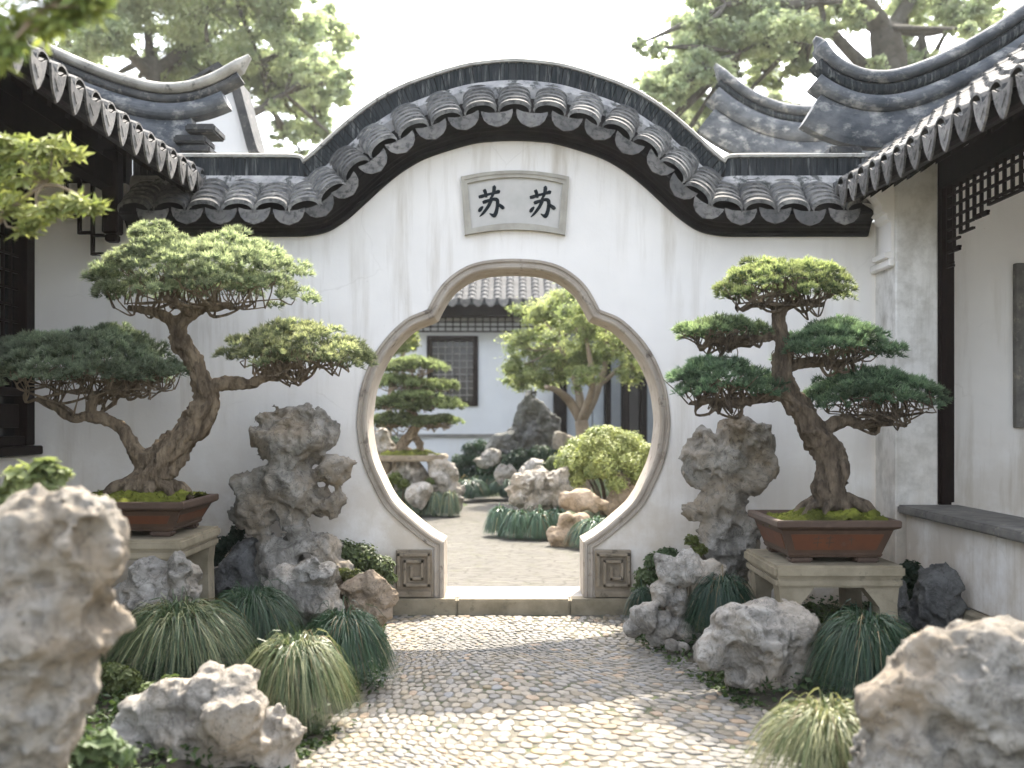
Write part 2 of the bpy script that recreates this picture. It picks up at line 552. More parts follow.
def surface_net(D, org, h):
    s = D < 0
    nx, ny, nz = D.shape
    offs = [(i, j, k) for i in (0, 1) for j in (0, 1) for k in (0, 1)]
    cnt = np.zeros((nx - 1, ny - 1, nz - 1), int)
    for (i, j, k) in offs:
        cnt += s[i:nx - 1 + i, j:ny - 1 + j, k:nz - 1 + k]
    cell = np.argwhere((cnt > 0) & (cnt < 8))
    idx = np.full(cnt.shape, -1)
    idx[tuple(cell.T)] = np.arange(len(cell))
    val = np.stack([D[tuple((cell + o).T)] for o in offs], 1)
    acc = np.zeros((len(cell), 3))
    num = np.zeros(len(cell))
    for a in range(8):
        for b in range(a + 1, 8):
            da = np.array(offs[b]) - np.array(offs[a])
            if np.abs(da).sum() != 1:
                continue
            va, vb = val[:, a], val[:, b]
            x = (va < 0) != (vb < 0)
            t = np.where(x, va / np.where(x, va - vb, 1), 0)
            acc += np.where(x[:, None], np.array(offs[a]) + t[:, None] * da, 0)
            num += x
    V = (cell + acc / num[:, None]) * h + org
    quads = []
    for ax in range(3):
        d = [0, 0, 0]
        d[ax] = 1
        A = s[:nx - d[0], :ny - d[1], :nz - d[2]]
        B = s[d[0]:, d[1]:, d[2]:]
        e = np.argwhere(A != B)
        u, w = [(1, 2), (2, 0), (0, 1)][ax]
        ok = (e[:, u] > 0) & (e[:, w] > 0) & (e[:, u] < D.shape[u] - 1) & (e[:, w] < D.shape[w] - 1)
        e = e[ok]
        eu, ew = np.zeros(3, int), np.zeros(3, int)
        eu[u] = 1
        ew[w] = 1
        q = np.stack([idx[tuple((e - eu - ew).T)], idx[tuple((e - ew).T)], idx[tuple(e.T)], idx[tuple((e - eu).T)]], 1)
        fl = A[tuple(e.T)]
        q[~fl] = q[~fl][:, ::-1]
        quads.append(q)
    Q = np.concatenate(quads)
    Q = Q[(Q >= 0).all(1)]
    # keep only the largest connected piece
    lab = np.arange(len(V))
    for _ in range(400):
        m = lab[Q].min(1)
        new = lab.copy()
        np.minimum.at(new, Q.ravel(), np.repeat(m, 4))
        new = new[new]
        if (new == lab).all():
            break
        lab = new
    best = np.bincount(lab).argmax()
    keep = lab == best
    re = np.cumsum(keep) - 1
    Q = re[Q[keep[Q[:, 0]]]]
    return V[keep], Q


def rock_geo(blobs, seed=1, res=62, k=.42, warp=.20, scal=26, holes=(), amp=.05, floor=None, grow=1.1, facet=.55):
    """blobs: x, y, z, r (world metres); returns a limestone surface with hollows, pits and folds"""
    rs = np.random.RandomState(seed)
    b = np.array(blobs, float)
    lo = (b[:, :3] - b[:, 3:4]).min(0)
    hi = (b[:, :3] + b[:, 3:4]).max(0)
    size = (hi - lo).max()
    rm = np.median(b[:, 3])
    h = size / res
    lo = lo - rm * .55 - 2 * h
    hi = hi + rm * .55 + 2 * h
    n = np.ceil((hi - lo) / h).astype(int) + 1
    G = np.stack(np.meshgrid(*[lo[i] + np.arange(n[i]) * h for i in range(3)], indexing='ij'), -1)
    f1 = .55 / rm
    W = np.stack([vnoise(G, f1, seed + 11 + i) + .5 * vnoise(G, f1 * 2.3, seed + 21 + i) for i in range(3)], -1)
    Q = G + warp * rm * 1.6 * W
    D = None
    for bb in b:
        x, y, z, r = bb[:4]
        sy = bb[4] if len(bb) > 4 else 1.0
        r = r * grow
        dx, dyy, dz = Q[..., 0] - x, (Q[..., 1] - y) / sy, Q[..., 2] - z
        dd = np.sqrt(dx ** 2 + dyy ** 2 + dz ** 2)
        pn = rand_dirs(rs, 11)
        pl_ = None
        for v_ in pn:
            e_ = dx * v_[0] + dyy * v_[1] + dz * v_[2]
            pl_ = e_ if pl_ is None else np.maximum(pl_, e_)
        dd = (1 - facet) * dd + facet * pl_ * 1.12 - r
        D = dd if D is None else smin(D, dd, k * rm)
    near = np.argwhere(np.abs(D) < h)
    for i in rs.choice(len(near), min(int(scal * 2.6), len(near)), False):
        c = G[tuple(near[i])]
        r = rm * (.11 + .55 * rs.rand() ** 2.0)
        g = np.array([D[tuple(np.minimum(near[i] + e, n - 1))] - D[tuple(near[i] - e)] for e in np.eye(3, dtype=int)])
        g = g / (np.linalg.norm(g) + 1e-9)
        c = c + g * r * rs.uniform(.2, .7)
        ia = np.maximum(((c - r * 1.4 - lo) / h).astype(int), 0)
        ib = np.minimum(((c + r * 1.4 - lo) / h).astype(int) + 2, n)
        sl_ = tuple(slice(a_, b_) for a_, b_ in zip(ia, ib))
        D[sl_] = -smin(-D[sl_], np.sqrt(((G[sl_] - c) ** 2).sum(-1)) - r, .16 * r)
    for (x, z, r) in holes:
        D = -smin(-D, np.sqrt((G[..., 0] - x) ** 2 + (G[..., 2] - z) ** 2) - r, .25 * r)
    rid = 1 - 2 * np.abs(vnoise(G * np.array([1, 1, .75]), 1.7 / rm, seed + 31))
    D = D + 1.75 * amp * rm * (-rid * .8 + .9 * vnoise(G, 3.2 / rm, seed + 32) + .55 * (1 - 2 * np.abs(vnoise(G, 5.5 / rm, seed + 34))) + .38 * vnoise(G, 9 / rm, seed + 33) + .16 * (1 - 2 * np.abs(vnoise(G, 15 / rm, seed + 35))))
    if floor is not None:
        D = np.maximum(D, floor - G[..., 2])
    for ax in range(3):                        # close the surface at the grid's edge
        sl = [slice(None)] * 3
        for e in (0, -1):
            sl[ax] = e
            D[tuple(sl)] = np.maximum(D[tuple(sl)], h)
    return surface_net(D, lo, h)


def rock(name, label, D, px, mat='rock', seed=1, ground=0.05, group=None, holes=(), cat='rock', **kw):
    """px: (column, row, radius in pixels[, depth shift in m[, depth stretch]]) at depth D"""
    bl = []
    for q in px:
        dy = q[3] if len(q) > 3 else 0
        p = P(q[0], q[1], D)
        bl.append((p.x, D + dy, p.z, q[2] * D / F, q[4] if len(q) > 4 else 1.0))
    hs = [(P(a, b, D).x, P(a, b, D).z, r * D / F) for a, b, r in holes]
    V, Q = rock_geo(bl, seed=seed, holes=hs, floor=ground - .08, **kw)
    org = (float(np.mean(V[:, 0])), D, ground)
    mb = MB().add(V, [Q])
    o = mb.build(name, M[mat], None, smooth=True, origin=org)
    return tag(o, label, cat, group or ("rocks around the court" if D < 9 else "rocks in the inner garden"))


# ------------------------------------------------------------------ plant builders
def rand_dirs(rs, n):
    v = rs.normal(size=(n, 3))
    return v / np.linalg.norm(v, axis=1)[:, None]


def needles(mb, cent, dirs, rs, per=16, ln=(.05, .08), wid=.006, base=(.05, .09, .035), tip=(.17, .22, .085), spread=.75, tone=None):
    """radiating needle tufts as slim triangles"""
    n = len(cent)
    c = np.repeat(cent, per, 0)
    d = np.repeat(dirs, per, 0) + spread * rand_dirs(rs, n * per)
    d /= np.linalg.norm(d, axis=1)[:, None]
    L = rs.uniform(ln[0], ln[1], n * per)[:, None]
    side = np.cross(d, rand_dirs(rs, n * per))
    side /= np.linalg.norm(side, axis=1)[:, None] + 1e-9
    c0 = c - d * .012
    V = np.stack([c0 - side * wid * .35, c0 + d * L * .55 - side * wid * .5, c0 + d * L, c0 + d * L * .55 + side * wid * .5], 1).reshape(-1, 3)
    Fq = np.arange(n * per * 4).reshape(-1, 4)
    tn = np.repeat(tone if tone is not None else np.ones(n), per)[:, None] * rs.uniform(.75, 1.25, n * per)[:, None]
    cb, ct = np.array(base) * tn, np.array(tip) * tn
    col = np.stack([cb, cb * .6 + ct * .4, ct, cb * .6 + ct * .4], 1).reshape(-1, 3)
    mb.add(V, [Fq], col)


def pad_geo(cx, cy, cz, rx, ry, h, seed, base, tip, dens=1.0, cl=.085, per=15, ln=(.045, .075), wid=.0065, under=.25):
    """one cloud-pruned pad: a dome of many small clumps of needle tufts"""
    rs = np.random.RandomState(seed)
    mb = MB()
    h = max(h - .5 * cl, .4 * h)
    nclump = int(dens * 3.4 * rx * ry / cl ** 2)
    th = rs.uniform(0, 2 * math.pi, nclump)
    rr = np.sqrt(rs.uniform(0, 1, nclump)) * .95
    edge = .95 + .08 * np.sin(3 * th + seed) + .06 * np.sin(5 * th + 2 * seed)
    x, y = rr * np.cos(th) * edge, rr * np.sin(th) * edge
    lump = 1 + .24 * vnoise(np.stack([x * rx, y * ry, np.full_like(x, seed * .37)], -1), 4.5, 3)
    z = np.sqrt(np.clip(1 - rr ** 2, 0, 1)) * lump * rs.uniform(.82, 1.03, nclump)
    low = rs.rand(nclump) < under
    z[low] *= rs.uniform(.25, .7, low.sum())
    cc = np.stack([cx + x * rx, cy + y * ry, cz + z * h], -1)
    tone = rs.uniform(.55, 1.4, nclump)
    T, Dv, tn = [], [], []
    m = 20
    for c, k, a, b in zip(cc, tone, x, y):
        r = cl * rs.uniform(.7, 1.3)
        d = rand_dirs(rs, m)
        d[:, 2] = np.abs(d[:, 2]) * .9 - .12
        T.append(c + d * r * np.array([1.1, 1.1, .62]) * rs.uniform(.75, 1.0, (m, 1)))
        dd = d + np.array([a * .5, b * .5, .55])
        Dv.append(dd / np.linalg.norm(dd, axis=1)[:, None])
        tn.append(np.full(m, k))
    needles(mb, np.concatenate(T), np.concatenate(Dv), rs, per, ln, wid, base, tip, .8, np.concatenate(tn))
    return mb


def twigs(mb, anchors, cx, cy, cz, rx, ry, h, seed, n=13, r0=.011, sides=6):
    """wiry ramification that spreads under a pad"""
    rs = np.random.RandomState(seed + 77)
    for i in range(n):
        a = np.array(anchors[i % len(anchors)], float)
        th = 2 * math.pi * (i + rs.uniform(-.35, .35)) / n
        e = np.array([cx + rx * .64 * math.cos(th), cy + ry * .64 * math.sin(th), cz + h * rs.uniform(.05, .2)])
        pts, rad = [a], [r0]
        kink = rs.normal(size=3) * .05
        for t in (.22, .45, .7, 1.0):
            p = a * (1 - t) + e * t
            p = p + rs.normal(size=3) * np.array([.035, .035, .022]) + kink * math.sin(t * 6)
            p[2] = max(p[2], min(a[2], cz - .12) + .2 * t * max(0, cz - a[2])) - .015 * math.sin(math.pi * t)
            pts.append(p)
            rad.append(r0 * (1 - .68 * t))
        mb.add(*tube(pts, rad, sides, .03, .15, seed + i, (30, 9)))
        for q in range(1, 5):
            for _ in range(2):
                b = pts[q] + rs.normal(size=3) * .005
                out = b + np.array([rs.normal() * .06, rs.normal() * .06, 0])
                top = np.array([out[0], out[1], cz + h * rs.uniform(.2, .55)])
                mid = (b + top) / 2 + rs.normal(size=3) * .025
                mb.add(*tube([b, mid, top], [r0 * .45, r0 * .36, r0 * .22], 4, .04, 0, 0))


def leaf_cloud(mb, cent, rad, n, size, seed, c_lo, c_hi, up=.5, shell=.55, aspect=.5, tone=None, gap=0.0, soft=False):
    """diamond leaves spread through ellipsoids; denser towards their surface"""
    rs = np.random.RandomState(seed)
    cent, rad = np.array(cent, float), np.array(rad, float)
    if rad.ndim == 1:
        rad = np.stack([rad, rad, rad * .8], -1)
    w = (rad[:, 0] * rad[:, 1])
    which = rs.choice(len(cent), n, p=w / w.sum())
    d = rand_dirs(rs, n)
    q = shell + (1 - shell) * rs.rand(n)
    q *= rs.rand(n) ** .22
    if soft:
        q = np.abs(rs.normal(size=n)) * .62
    p = cent[which] + d * rad[which] * q[:, None]
    if gap:
        keep = vnoise(p, gap, seed + 5) > -.12
        p, d, which = p[keep], d[keep], which[keep]
        n = len(p)
    nr = d + up * np.array([0, 0, 1.0]) + .8 * rand_dirs(rs, n)
    nr /= np.linalg.norm(nr, axis=1)[:, None]
    a = np.cross(nr, rand_dirs(rs, n))
    a /= np.linalg.norm(a, axis=1)[:, None] + 1e-9
    b = np.cross(nr, a)
    s = size * rs.uniform(.6, 1.3, n)[:, None]
    V = np.stack([p - a * s * .5, p - b * s * aspect * .5 + nr * s * .07, p + a * s * .5, p + b * s * aspect * .5 + nr * s * .07], 1).reshape(-1, 3)
    tcl = (tone if tone is not None else rs.uniform(.0, 1.0, len(cent)))[which]
    mixv = np.clip(.55 * tcl + .45 * rs.rand(n), 0, 1)[:, None]
    col = np.array(c_lo) * (1 - mixv) + np.array(c_hi) * mixv
    mb.add(V, [np.arange(n * 4).reshape(-1, 4)], np.repeat(col, 4, 0))


def clump_geo(Rr, H, n, seed, wid=.009, c1=(.022, .052, .030), c2=(.055, .10, .045), pale=0.0, palec=(.28, .29, .15), core=.16):
    """a fountain of arching strap blades"""
    rs = np.random.RandomState(seed)
    seg = 7
    phi = rs.uniform(0, 2 * math.pi, n)
    rho = np.clip(rs.uniform(.04, 1.0, n) ** .55 * rs.uniform(.9, 1.06, n), .05, 1.04)
    r0 = core * Rr * np.sqrt(rs.rand(n))
    ph0 = phi + rs.normal(size=n) * .6
    pk = rs.uniform(.30, .46, n)
    hh = H * (1.04 - .12 * rho ** 2) * rs.uniform(.84, 1.05, n)
    zend = H * np.sqrt(np.clip(1.02 - rho ** 2, 0.0004, 1)) * rs.uniform(.55, .92, n)
    lay = rs.uniform(.42, 1.0, n) ** .55                      # nested layers fill the skirt
    hh, zend = hh * lay, zend * lay
    stray = rs.rand(n) < .03
    hh[stray] *= rs.uniform(1.0, 1.22, stray.sum())
    rho[stray] *= rs.uniform(1.0, 1.2, stray.sum())
    out_ = rho > .80
    zend[out_] *= rs.uniform(0, .45, out_.sum())
    t = np.linspace(0, 1, seg)
    up = 1 - ((pk[:, None] - t[None]) / pk[:, None]) ** 2
    dn = 1 - (1 - zend / hh)[:, None] * ((t[None] - pk[:, None]) / (1 - pk[:, None])) ** 2.1
    z = hh[:, None] * np.where(t[None] < pk[:, None], up, dn)
    z = np.maximum(z, .008)
    side_sway = rs.normal(size=n)[:, None] * .17 * Rr * t[None] ** 2
    rad = (Rr * rho * (.35 + .65 * lay))[:, None] * (t[None] ** 1.12)
    dx, dy = np.cos(phi)[:, None], np.sin(phi)[:, None]
    x = r0[:, None] * np.cos(ph0)[:, None] + dx * rad - dy * side_sway
    y = r0[:, None] * np.sin(ph0)[:, None] + dy * rad + dx * side_sway
    w = wid * .55 * rs.uniform(.7, 1.2, n)[:, None] * np.clip(1.05 - t[None] ** 2.2, .04, 1)
    tilt = rs.normal(size=n)[:, None] * .5
    A = np.stack([x - dy * w * .5, y + dx * w * .5, z - tilt * w * .5], -1)
    B = np.stack([x + dy * w * .5, y - dx * w * .5, z + tilt * w * .5], -1)
    V = np.stack([A, B], 2).reshape(n, seg * 2, 3)
    base = np.arange(n)[:, None] * seg * 2
    k = np.arange(seg - 1)[None] * 2
    Fq = np.stack([base + k, base + k + 1, base + k + 3, base + k + 2], -1).reshape(-1, 4)
    m = rs.rand(n)[:, None]
    col = np.array(c1) * (1 - m) + np.array(c2) * m
    pl = rs.rand(n) < pale
    col[pl] = np.array(palec) * rs.uniform(.6, 1.1, (pl.sum(), 1))
    dead = rs.rand(n) < .04
    col[dead] = np.array([.20, .15, .075]) * rs.uniform(.6, 1.1, (dead.sum(), 1))
    col = np.repeat(col[:, None, :], seg * 2, 1)
    return MB().add(V.reshape(-1, 3), [Fq], col.reshape(-1, 3))


def place_clump(px, py, D, wpx, hpx, seed, label, group, n=1100, pale=0.0, z0=0.06, c1=(.022, .052, .030), c2=(.055, .10, .045), palec=(.28, .29, .15), wid=.009, name='sedge_clump'):
    """px: centre column; py: row of the top"""
    s = D / F
    Rr = wpx * s * .57
    mb = clump_geo(Rr, hpx * s * .90, int(n * 2.7), seed, wid, c1, c2, pale, palec)
    x = (px - 512) * s
    me = mb.mesh(name, (0, 0, 0), False, True)
    me.materials.append(M['blade'])
    o = bpy.data.objects.new(name, me)
    C.objects.link(o)
    o.location = (x, D, z0)
    return tag(o, label, 'ornamental grass', group)

# ------------------------------------------------------------------ ground and paving
YW, TW = 8.46, 0.40                       # front face and thickness of the garden wall


def grid_sheet(x0, x1, y0, y1, nx, ny, zf, keep=None):
    X, Y = np.meshgrid(np.linspace(x0, x1, nx), np.linspace(y0, y1, ny), indexing='ij')
    Z = zf(X, Y)
    V = np.stack([X, Y, Z], -1).reshape(-1, 3)
    i, j = np.meshgrid(np.arange(nx - 1), np.arange(ny - 1), indexing='ij')
    q = np.stack([i * ny + j, (i + 1) * ny + j, (i + 1) * ny + j + 1, i * ny + j + 1], -1).reshape(-1, 4)
    if keep is not None:
        kx = keep(X, Y)
        q = q[kx.reshape(-1)[q].any(1)]
    return MB().add(V, [q])


g = MB().add([(-150, -60, -.06), (150, -60, -.06), (150, 200, -.06), (-150, 200, -.06)], [[0, 1, 2, 3]]).build("ground", M['ground'])
tag(g, kind='structure')

PATH_L = [(2.6, -1.35), (3.8, -1.15), (4.7, -.95), (5.3, -.80), (6.0, -.74), (6.8, -.82), (7.6, -.92), (8.5, -1.02)]
PATH_R = [(2.6, 1.45), (3.8, 1.35), (4.7, 1.30), (5.3, 1.24), (6.0, 1.14), (6.8, .95), (7.4, .86), (8.5, 1.02)]


def edge(tab, Y):
    a = np.array(tab)
    return np.interp(Y, a[:, 0], a[:, 1])


# mortar bed of the cobbled path, flat, with its stones set a little proud
mb = MB().add([(-1.9, 1.2, .0), (2.0, 1.2, .0), (2.0, 8.36, .0), (-1.9, 8.36, .0)], [[0, 1, 2, 3]])
path = tag(mb.build("cobbled_path", M['mortar_path'], origin=(0, 5, 0)), kind='structure')


def cobbles():
    rs = np.random.RandomState(7)
    du, dv = .054, .070
    nu, nv = 100, 140
    I, J = np.meshgrid(np.arange(nu), np.arange(nv), indexing='ij')
    u = (I - nu / 2 + .5 * (J % 2)) * du + rs.normal(size=I.shape) * .006
    v = 2.2 + J * dv * .86 + rs.normal(size=I.shape) * .004

    def warp(u, v):
        q = np.stack([u * .75 + 3, v * .75 + 7, np.full_like(u, 1.5)], -1)
        a = vnoise(q, 1.0, 41) * .42
        b = vnoise(q + 9.3, 1.0, 42) * .50 + .10 * np.cos(u * 2.6) + .06 * np.sin(u * 5 + v * 2)
        return u + a, v + b
    x, y = warp(u, v)
    e = .01
    x1, y1 = warp(u + e, v)
    x2, y2 = warp(u, v + e)
    ax = np.stack([(x1 - x) / e, (y1 - y) / e], -1)
    ay = np.stack([(x2 - x) / e, (y2 - y) / e], -1)
    x, y, ax, ay = x.ravel(), y.ravel(), ax.reshape(-1, 2), ay.reshape(-1, 2)
    ok = (x > edge(PATH_L, y) - .22) & (x < edge(PATH_R, y) + .22) & (y > 2.4) & (y < 8.31)
    x, y, ax, ay = x[ok], y[ok], ax[ok], ay[ok]
    n = len(x)
    m = 10
    a = np.linspace(0, 2 * math.pi, m, endpoint=False)
    ca = np.sign(np.cos(a)) * np.abs(np.cos(a)) ** .8
    sa = np.sign(np.sin(a)) * np.abs(np.sin(a)) ** .8
    su = .5 * du * rs.uniform(.82, 1.02, n)
    sv = .5 * dv * rs.uniform(.80, 1.0, n)
    jr = 1 + rs.normal(size=(n, m)) * .10
    rot = rs.normal(size=n) * .22
    lx = su[:, None] * ca[None] * jr
    ly = sv[:, None] * sa[None] * jr
    lx, ly = lx * np.cos(rot)[:, None] - ly * np.sin(rot)[:, None], lx * np.sin(rot)[:, None] + ly * np.cos(rot)[:, None]
    ox = lx * ax[:, 0:1] + ly * ay[:, 0:1]
    oy = lx * ax[:, 1:2] + ly * ay[:, 1:2]
    hgt = rs.uniform(.005, .009, n)[:, None]
    tilt = rs.normal(size=(n, 2)) * .035
    rings = []
    for s, z in ((1.0, -.004), (.96, .55), (.80, .9), (.45, 1.0)):
        zz = (hgt * z if z > 0 else np.full((n, 1), z)) + (ox * s * tilt[:, :1] + oy * s * tilt[:, 1:]) * (z > 0)
        rings.append(np.stack([x[:, None] + ox * s, y[:, None] + oy * s, zz], -1))
    V = np.stack(rings, 1).reshape(n, 4 * m, 3)
    b = np.arange(n)[:, None] * 4 * m
    fs = []
    for r in range(3):
        k = np.arange(m)[None]
        k2 = (k + 1) % m
        fs.append(np.stack([b + r * m + k, b + r * m + k2, b + (r + 1) * m + k2, b + (r + 1) * m + k], -1).reshape(-1, 4))
    fs.append(b + 3 * m + np.arange(m)[None])
    q = np.stack([x, y, np.zeros(n)], -1)
    dark = np.clip(vnoise(q * np.array([.8, 1.5, 1]), 1.1, 51) * 2.4 + .1, 0, 1)[:, None] * .8
    base = np.array([.195, .176, .143])[None] * rs.uniform(.72, 1.18, (n, 1)) + rs.normal(size=(n, 1)) * np.array([.010, .002, -.010])
    slate = np.array([.125, .122, .112])[None] * rs.uniform(.7, 1.2, (n, 1))
    col = base * (1 - dark) + slate * dark
    tan = rs.rand(n) < .05
    col[tan] = np.array([.25, .19, .13]) * rs.uniform(.8, 1.15, (tan.sum(), 1))
    mb = MB().add(V.reshape(-1, 3), fs, np.repeat(np.clip(col, .03, .6), 4 * m, 0))
    o = mb.build("path_cobbles", M['cobble'], None, smooth=True, col=True, origin=(0, 5, 0))
    tag(o, kind='structure')


cobbles()


# planting beds either side of the path
def bed(name, tabL, tabR, x0, x1, y0, y1, seed, h=.13):
    def zf(X, Y):
        d = (edge(tabR, Y) - X) if tabR is not None else (X - edge(tabL, Y))
        q = np.stack([X, Y, np.zeros_like(X)], -1)
        return -.03 + (h + .03) * np.clip(d / .32, 0, 1) ** .7 + .022 * vnoise(q, 5, seed) + .012 * vnoise(q, 14, seed + 1)

    def keep(X, Y):
        return (X < edge(tabR, Y) + .05) if tabR is not None else (X > edge(tabL, Y) - .05)
    o = grid_sheet(x0, x1, y0, y1, 90, 150, zf, keep).build(name, M['soil'], None, smooth=True, origin=((x0 + x1) / 2, 5, 0))
    return tag(o, kind='structure')


bed("planting_bed", None, PATH_L, -3.66, -.5, 1.6, 8.455, 61, .07)
bed("planting_bed", PATH_R, None, .6, 2.86, 1.6, 8.455, 63, .05)

# floor of the garden beyond the gate
inner = grid_sheet(-14, 14, 8.80, 30, 60, 60, lambda X, Y: .095 + .004 * np.sin(X * 3) * np.sin(Y * 2)).build("courtyard_paving", M['path_far'], None, smooth=True, origin=(0, 16, 0))
tag(inner, kind='structure')


def mound(name, cx, cy, rx, ry, h, seed, z=.08, mat='bed_green'):
    def zf(X, Y):
        r = np.sqrt(((X - cx) / rx) ** 2 + ((Y - cy) / ry) ** 2)
        q = np.stack([X, Y, np.zeros_like(X)], -1)
        return z + h * np.clip(1 - r ** 2.4, -.3, 1) + .03 * vnoise(q, 2.5, seed)
    o = grid_sheet(cx - rx * 1.08, cx + rx * 1.08, cy - ry * 1.08, cy + ry * 1.08, 44, 44, zf).build(name, M[mat], None, smooth=True, origin=(cx, cy, z))
    return tag(o, kind='structure')


mound("planting_mound", 1.85, 14.2, 1.75, 2.2, .30, 71)
mound("planting_mound", -2.6, 18.0, 1.95, 2.3, .25, 72)
mound("planting_mound", .6, 21.6, 3.6, 1.7, .35, 73)

# ------------------------------------------------------------------ the garden wall with its gate
wall = thing("garden_wall", "tall white garden wall with an arched dark tiled coping and a keyhole-shaped gate opening", "wall", (0, YW, 0))
DC = 8.40


def dense(tab, xs):
    a = np.array(tab, float)
    pts = catmull(np.concatenate([a, np.zeros((len(a), 1))], 1), 4)
    return np.interp(xs, pts[:, 0], pts[:, 1])


half = [(0, 137.5), (22, 138.4), (45, 141.5), (85, 154), (108, 166), (128, 181), (150, 201), (168, 217), (186, 228.5), (205, 233), (230, 234), (300, 234), (420, 234)]
sym = [(-a, b) for a, b in half[::-1]][:-1] + half
cx_px = np.concatenate([np.arange(-386, 357, 3.0)])
cz_px = dense(sym, cx_px)
CX = (cx_px + 514 - 512) * DC / F
CZc = CZ - (cz_px - HZ) * DC / F
tx, tz = np.gradient(CX), np.gradient(CZc)
for _ in range(7):
    tx = np.convolve(np.pad(tx, 2, 'edge'), np.ones(5) / 5, 'valid')
    tz = np.convolve(np.pad(tz, 2, 'edge'), np.ones(5) / 5, 'valid')
ln = np.hypot(tx, tz)
NX, NZ = -tz / ln, tx / ln
_f = 1 - .15 * np.abs(tz / ln)            # the coping is a little thinner on its shoulders
NX, NZ = NX * _f, NZ * _f
CURVE = np.stack([CX, CZc, NX, NZ], 1)


def along(n_off, pitch, start=.5):
    """evenly spaced stations on the curve offset by n_off: x, z, nx, nz"""
    ox, oz = CX + NX * n_off, CZc + NZ * n_off
    s = np.concatenate([[0], np.cumsum(np.hypot(np.diff(ox), np.diff(oz)))])
    m = int(round(s[-1] / pitch))
    q = (np.arange(m) + start) * s[-1] / m
    return np.stack([np.interp(q, s, c) for c in (CX, CZc, NX, NZ)], 1), s[-1] / m


# gate outline (right half, columns from the axis at 513.5), bottom to top
gate_half = [(79.5, 604), (79.5, 575), (79.5, 547.5), (88, 542.5), (104, 530), (127.5, 508), (142, 482), (151.5, 458), (156.2, 430), (155.8, 410), (150.5, 381), (135, 348), (110, 321), (86, 309.5),
             (81, 300), (73, 287), (62, 276), (47, 266.5), (31, 261.5), (15, 259.6), (0, 259)]


def gate_curve(inset=0.0):
    gp = np.array(gate_half, float)
    seg1 = catmull(np.concatenate([gp[2:14], np.zeros((12, 1))], 1), 3.0)[:, :2]
    seg2 = catmull(np.concatenate([gp[13:], np.zeros((len(gp) - 13, 1))], 1), 3.0)[:, :2]
    h = np.concatenate([gp[:2], seg1, seg2[1:]])
    full = np.concatenate([h, np.stack([-h[::-1, 0], h[::-1, 1]], 1)[1:]])
    xz = np.stack([(full[:, 0] + 1.5) * YW / F, CZ - (full[:, 1] - HZ) * YW / F], 1)
    xz[0, 1] = xz[-1, 1] = .12
    # inward normals with mitred corners
    d = np.diff(xz, axis=0)
    d /= np.linalg.norm(d, axis=1)[:, None]
    nr = np.stack([-d[:, 1], d[:, 0]], 1)
    na = np.vstack([nr[:1], nr])
    nb = np.vstack([nr, nr[-1:]])
    mt = na + nb
    mt /= (mt * mt).sum(1)[:, None] / 2
    return xz, mt


GX, GN = gate_curve()

# wall body: one outline that runs round the gate opening
op = GX + GN * .03
top_pts = np.stack([CX + NX * .10, CZc + NZ * .10], 1)
outline = [(-4.0, 0), (-4.0, 3.30), (-2.97, 3.30), (-2.97, top_pts[0, 1])] + [tuple(p) for p in top_pts] + [(2.80, top_pts[-1, 1]), (2.80, 0)]
outline += [(op[0, 0], 0)] + [tuple(p) for p in op] + [(op[-1, 0], 0)]
MB().add(*prism(outline[::-1], lambda u, v, w: (u, w, v), YW, YW + TW)).build("wall_body", M['plaster'], wall)

# moulded stone frame of the opening
prof = [(0, .0), (.022, .0), (.030, .006), (.030, .022), (.017, .028), (.017, .040), (.032, .046), (.034, .066), (.022, .078), (-TW, .078), (-TW - .03, .072), (-TW - .03, .0)]
fr = [(x, z, nx, nz) for (x, z), (nx, nz) in zip(GX, GN)]
MB().add(*sweep2d(fr, prof, YW)).build("gate_frame", M['stone_gate'], wall)

# carved base blocks with a squared spiral
for s in (-1, 1):
    xa, xb = 1.5 / 130 + s * .90, 1.5 / 130 + s * .625
    x0, x1 = min(xa, xb), max(xa, xb)
    z0, z1 = .125, .485
    blk = MB().add(*bev_box(x0, x1, YW - .045, YW - .002, z0, z1, .006)).build("base_block", M['stone_dark'], wall)
    mb = MB()
    w, st = (x1 - x0), .023
    cxm, czm = (x0 + x1) / 2, (z0 + z1) / 2 + .03
    hw = w / 2 - .022
    mb.add(*bev_box(x0 + .004, x1 - .004, YW - .062, YW - .0455, z0, z0 + .05, .004))
    pts = []
    a = hw
    x, z = cxm - a, czm - a
    pts.append((x, z))
    L = 2 * a
    dirs = [(0, 1), (1, 0), (0, -1), (-1, 0)]
    for k in range(9):
        d = dirs[k % 4]
        if k > 2 and k % 2 == 1:
            L -= .050
        elif k == 2:
            L = 2 * a
        x, z = x + d[0] * L, z + d[1] * L
        pts.append((x, z))
    for (ax_, az_), (bx_, bz_) in zip(pts[:-1], pts[1:]):
        if abs(ax_ - bx_) + abs(az_ - bz_) < .02:
            continue
        mb.add(*bev_box(min(ax_, bx_) - st / 2, max(ax_, bx_) + st / 2, YW - .078, YW - .0455, min(az_, bz_) - st / 2, max(az_, bz_) + st / 2, .003))
    mb.build("spiral_carving", M['stone_dark'], blk)

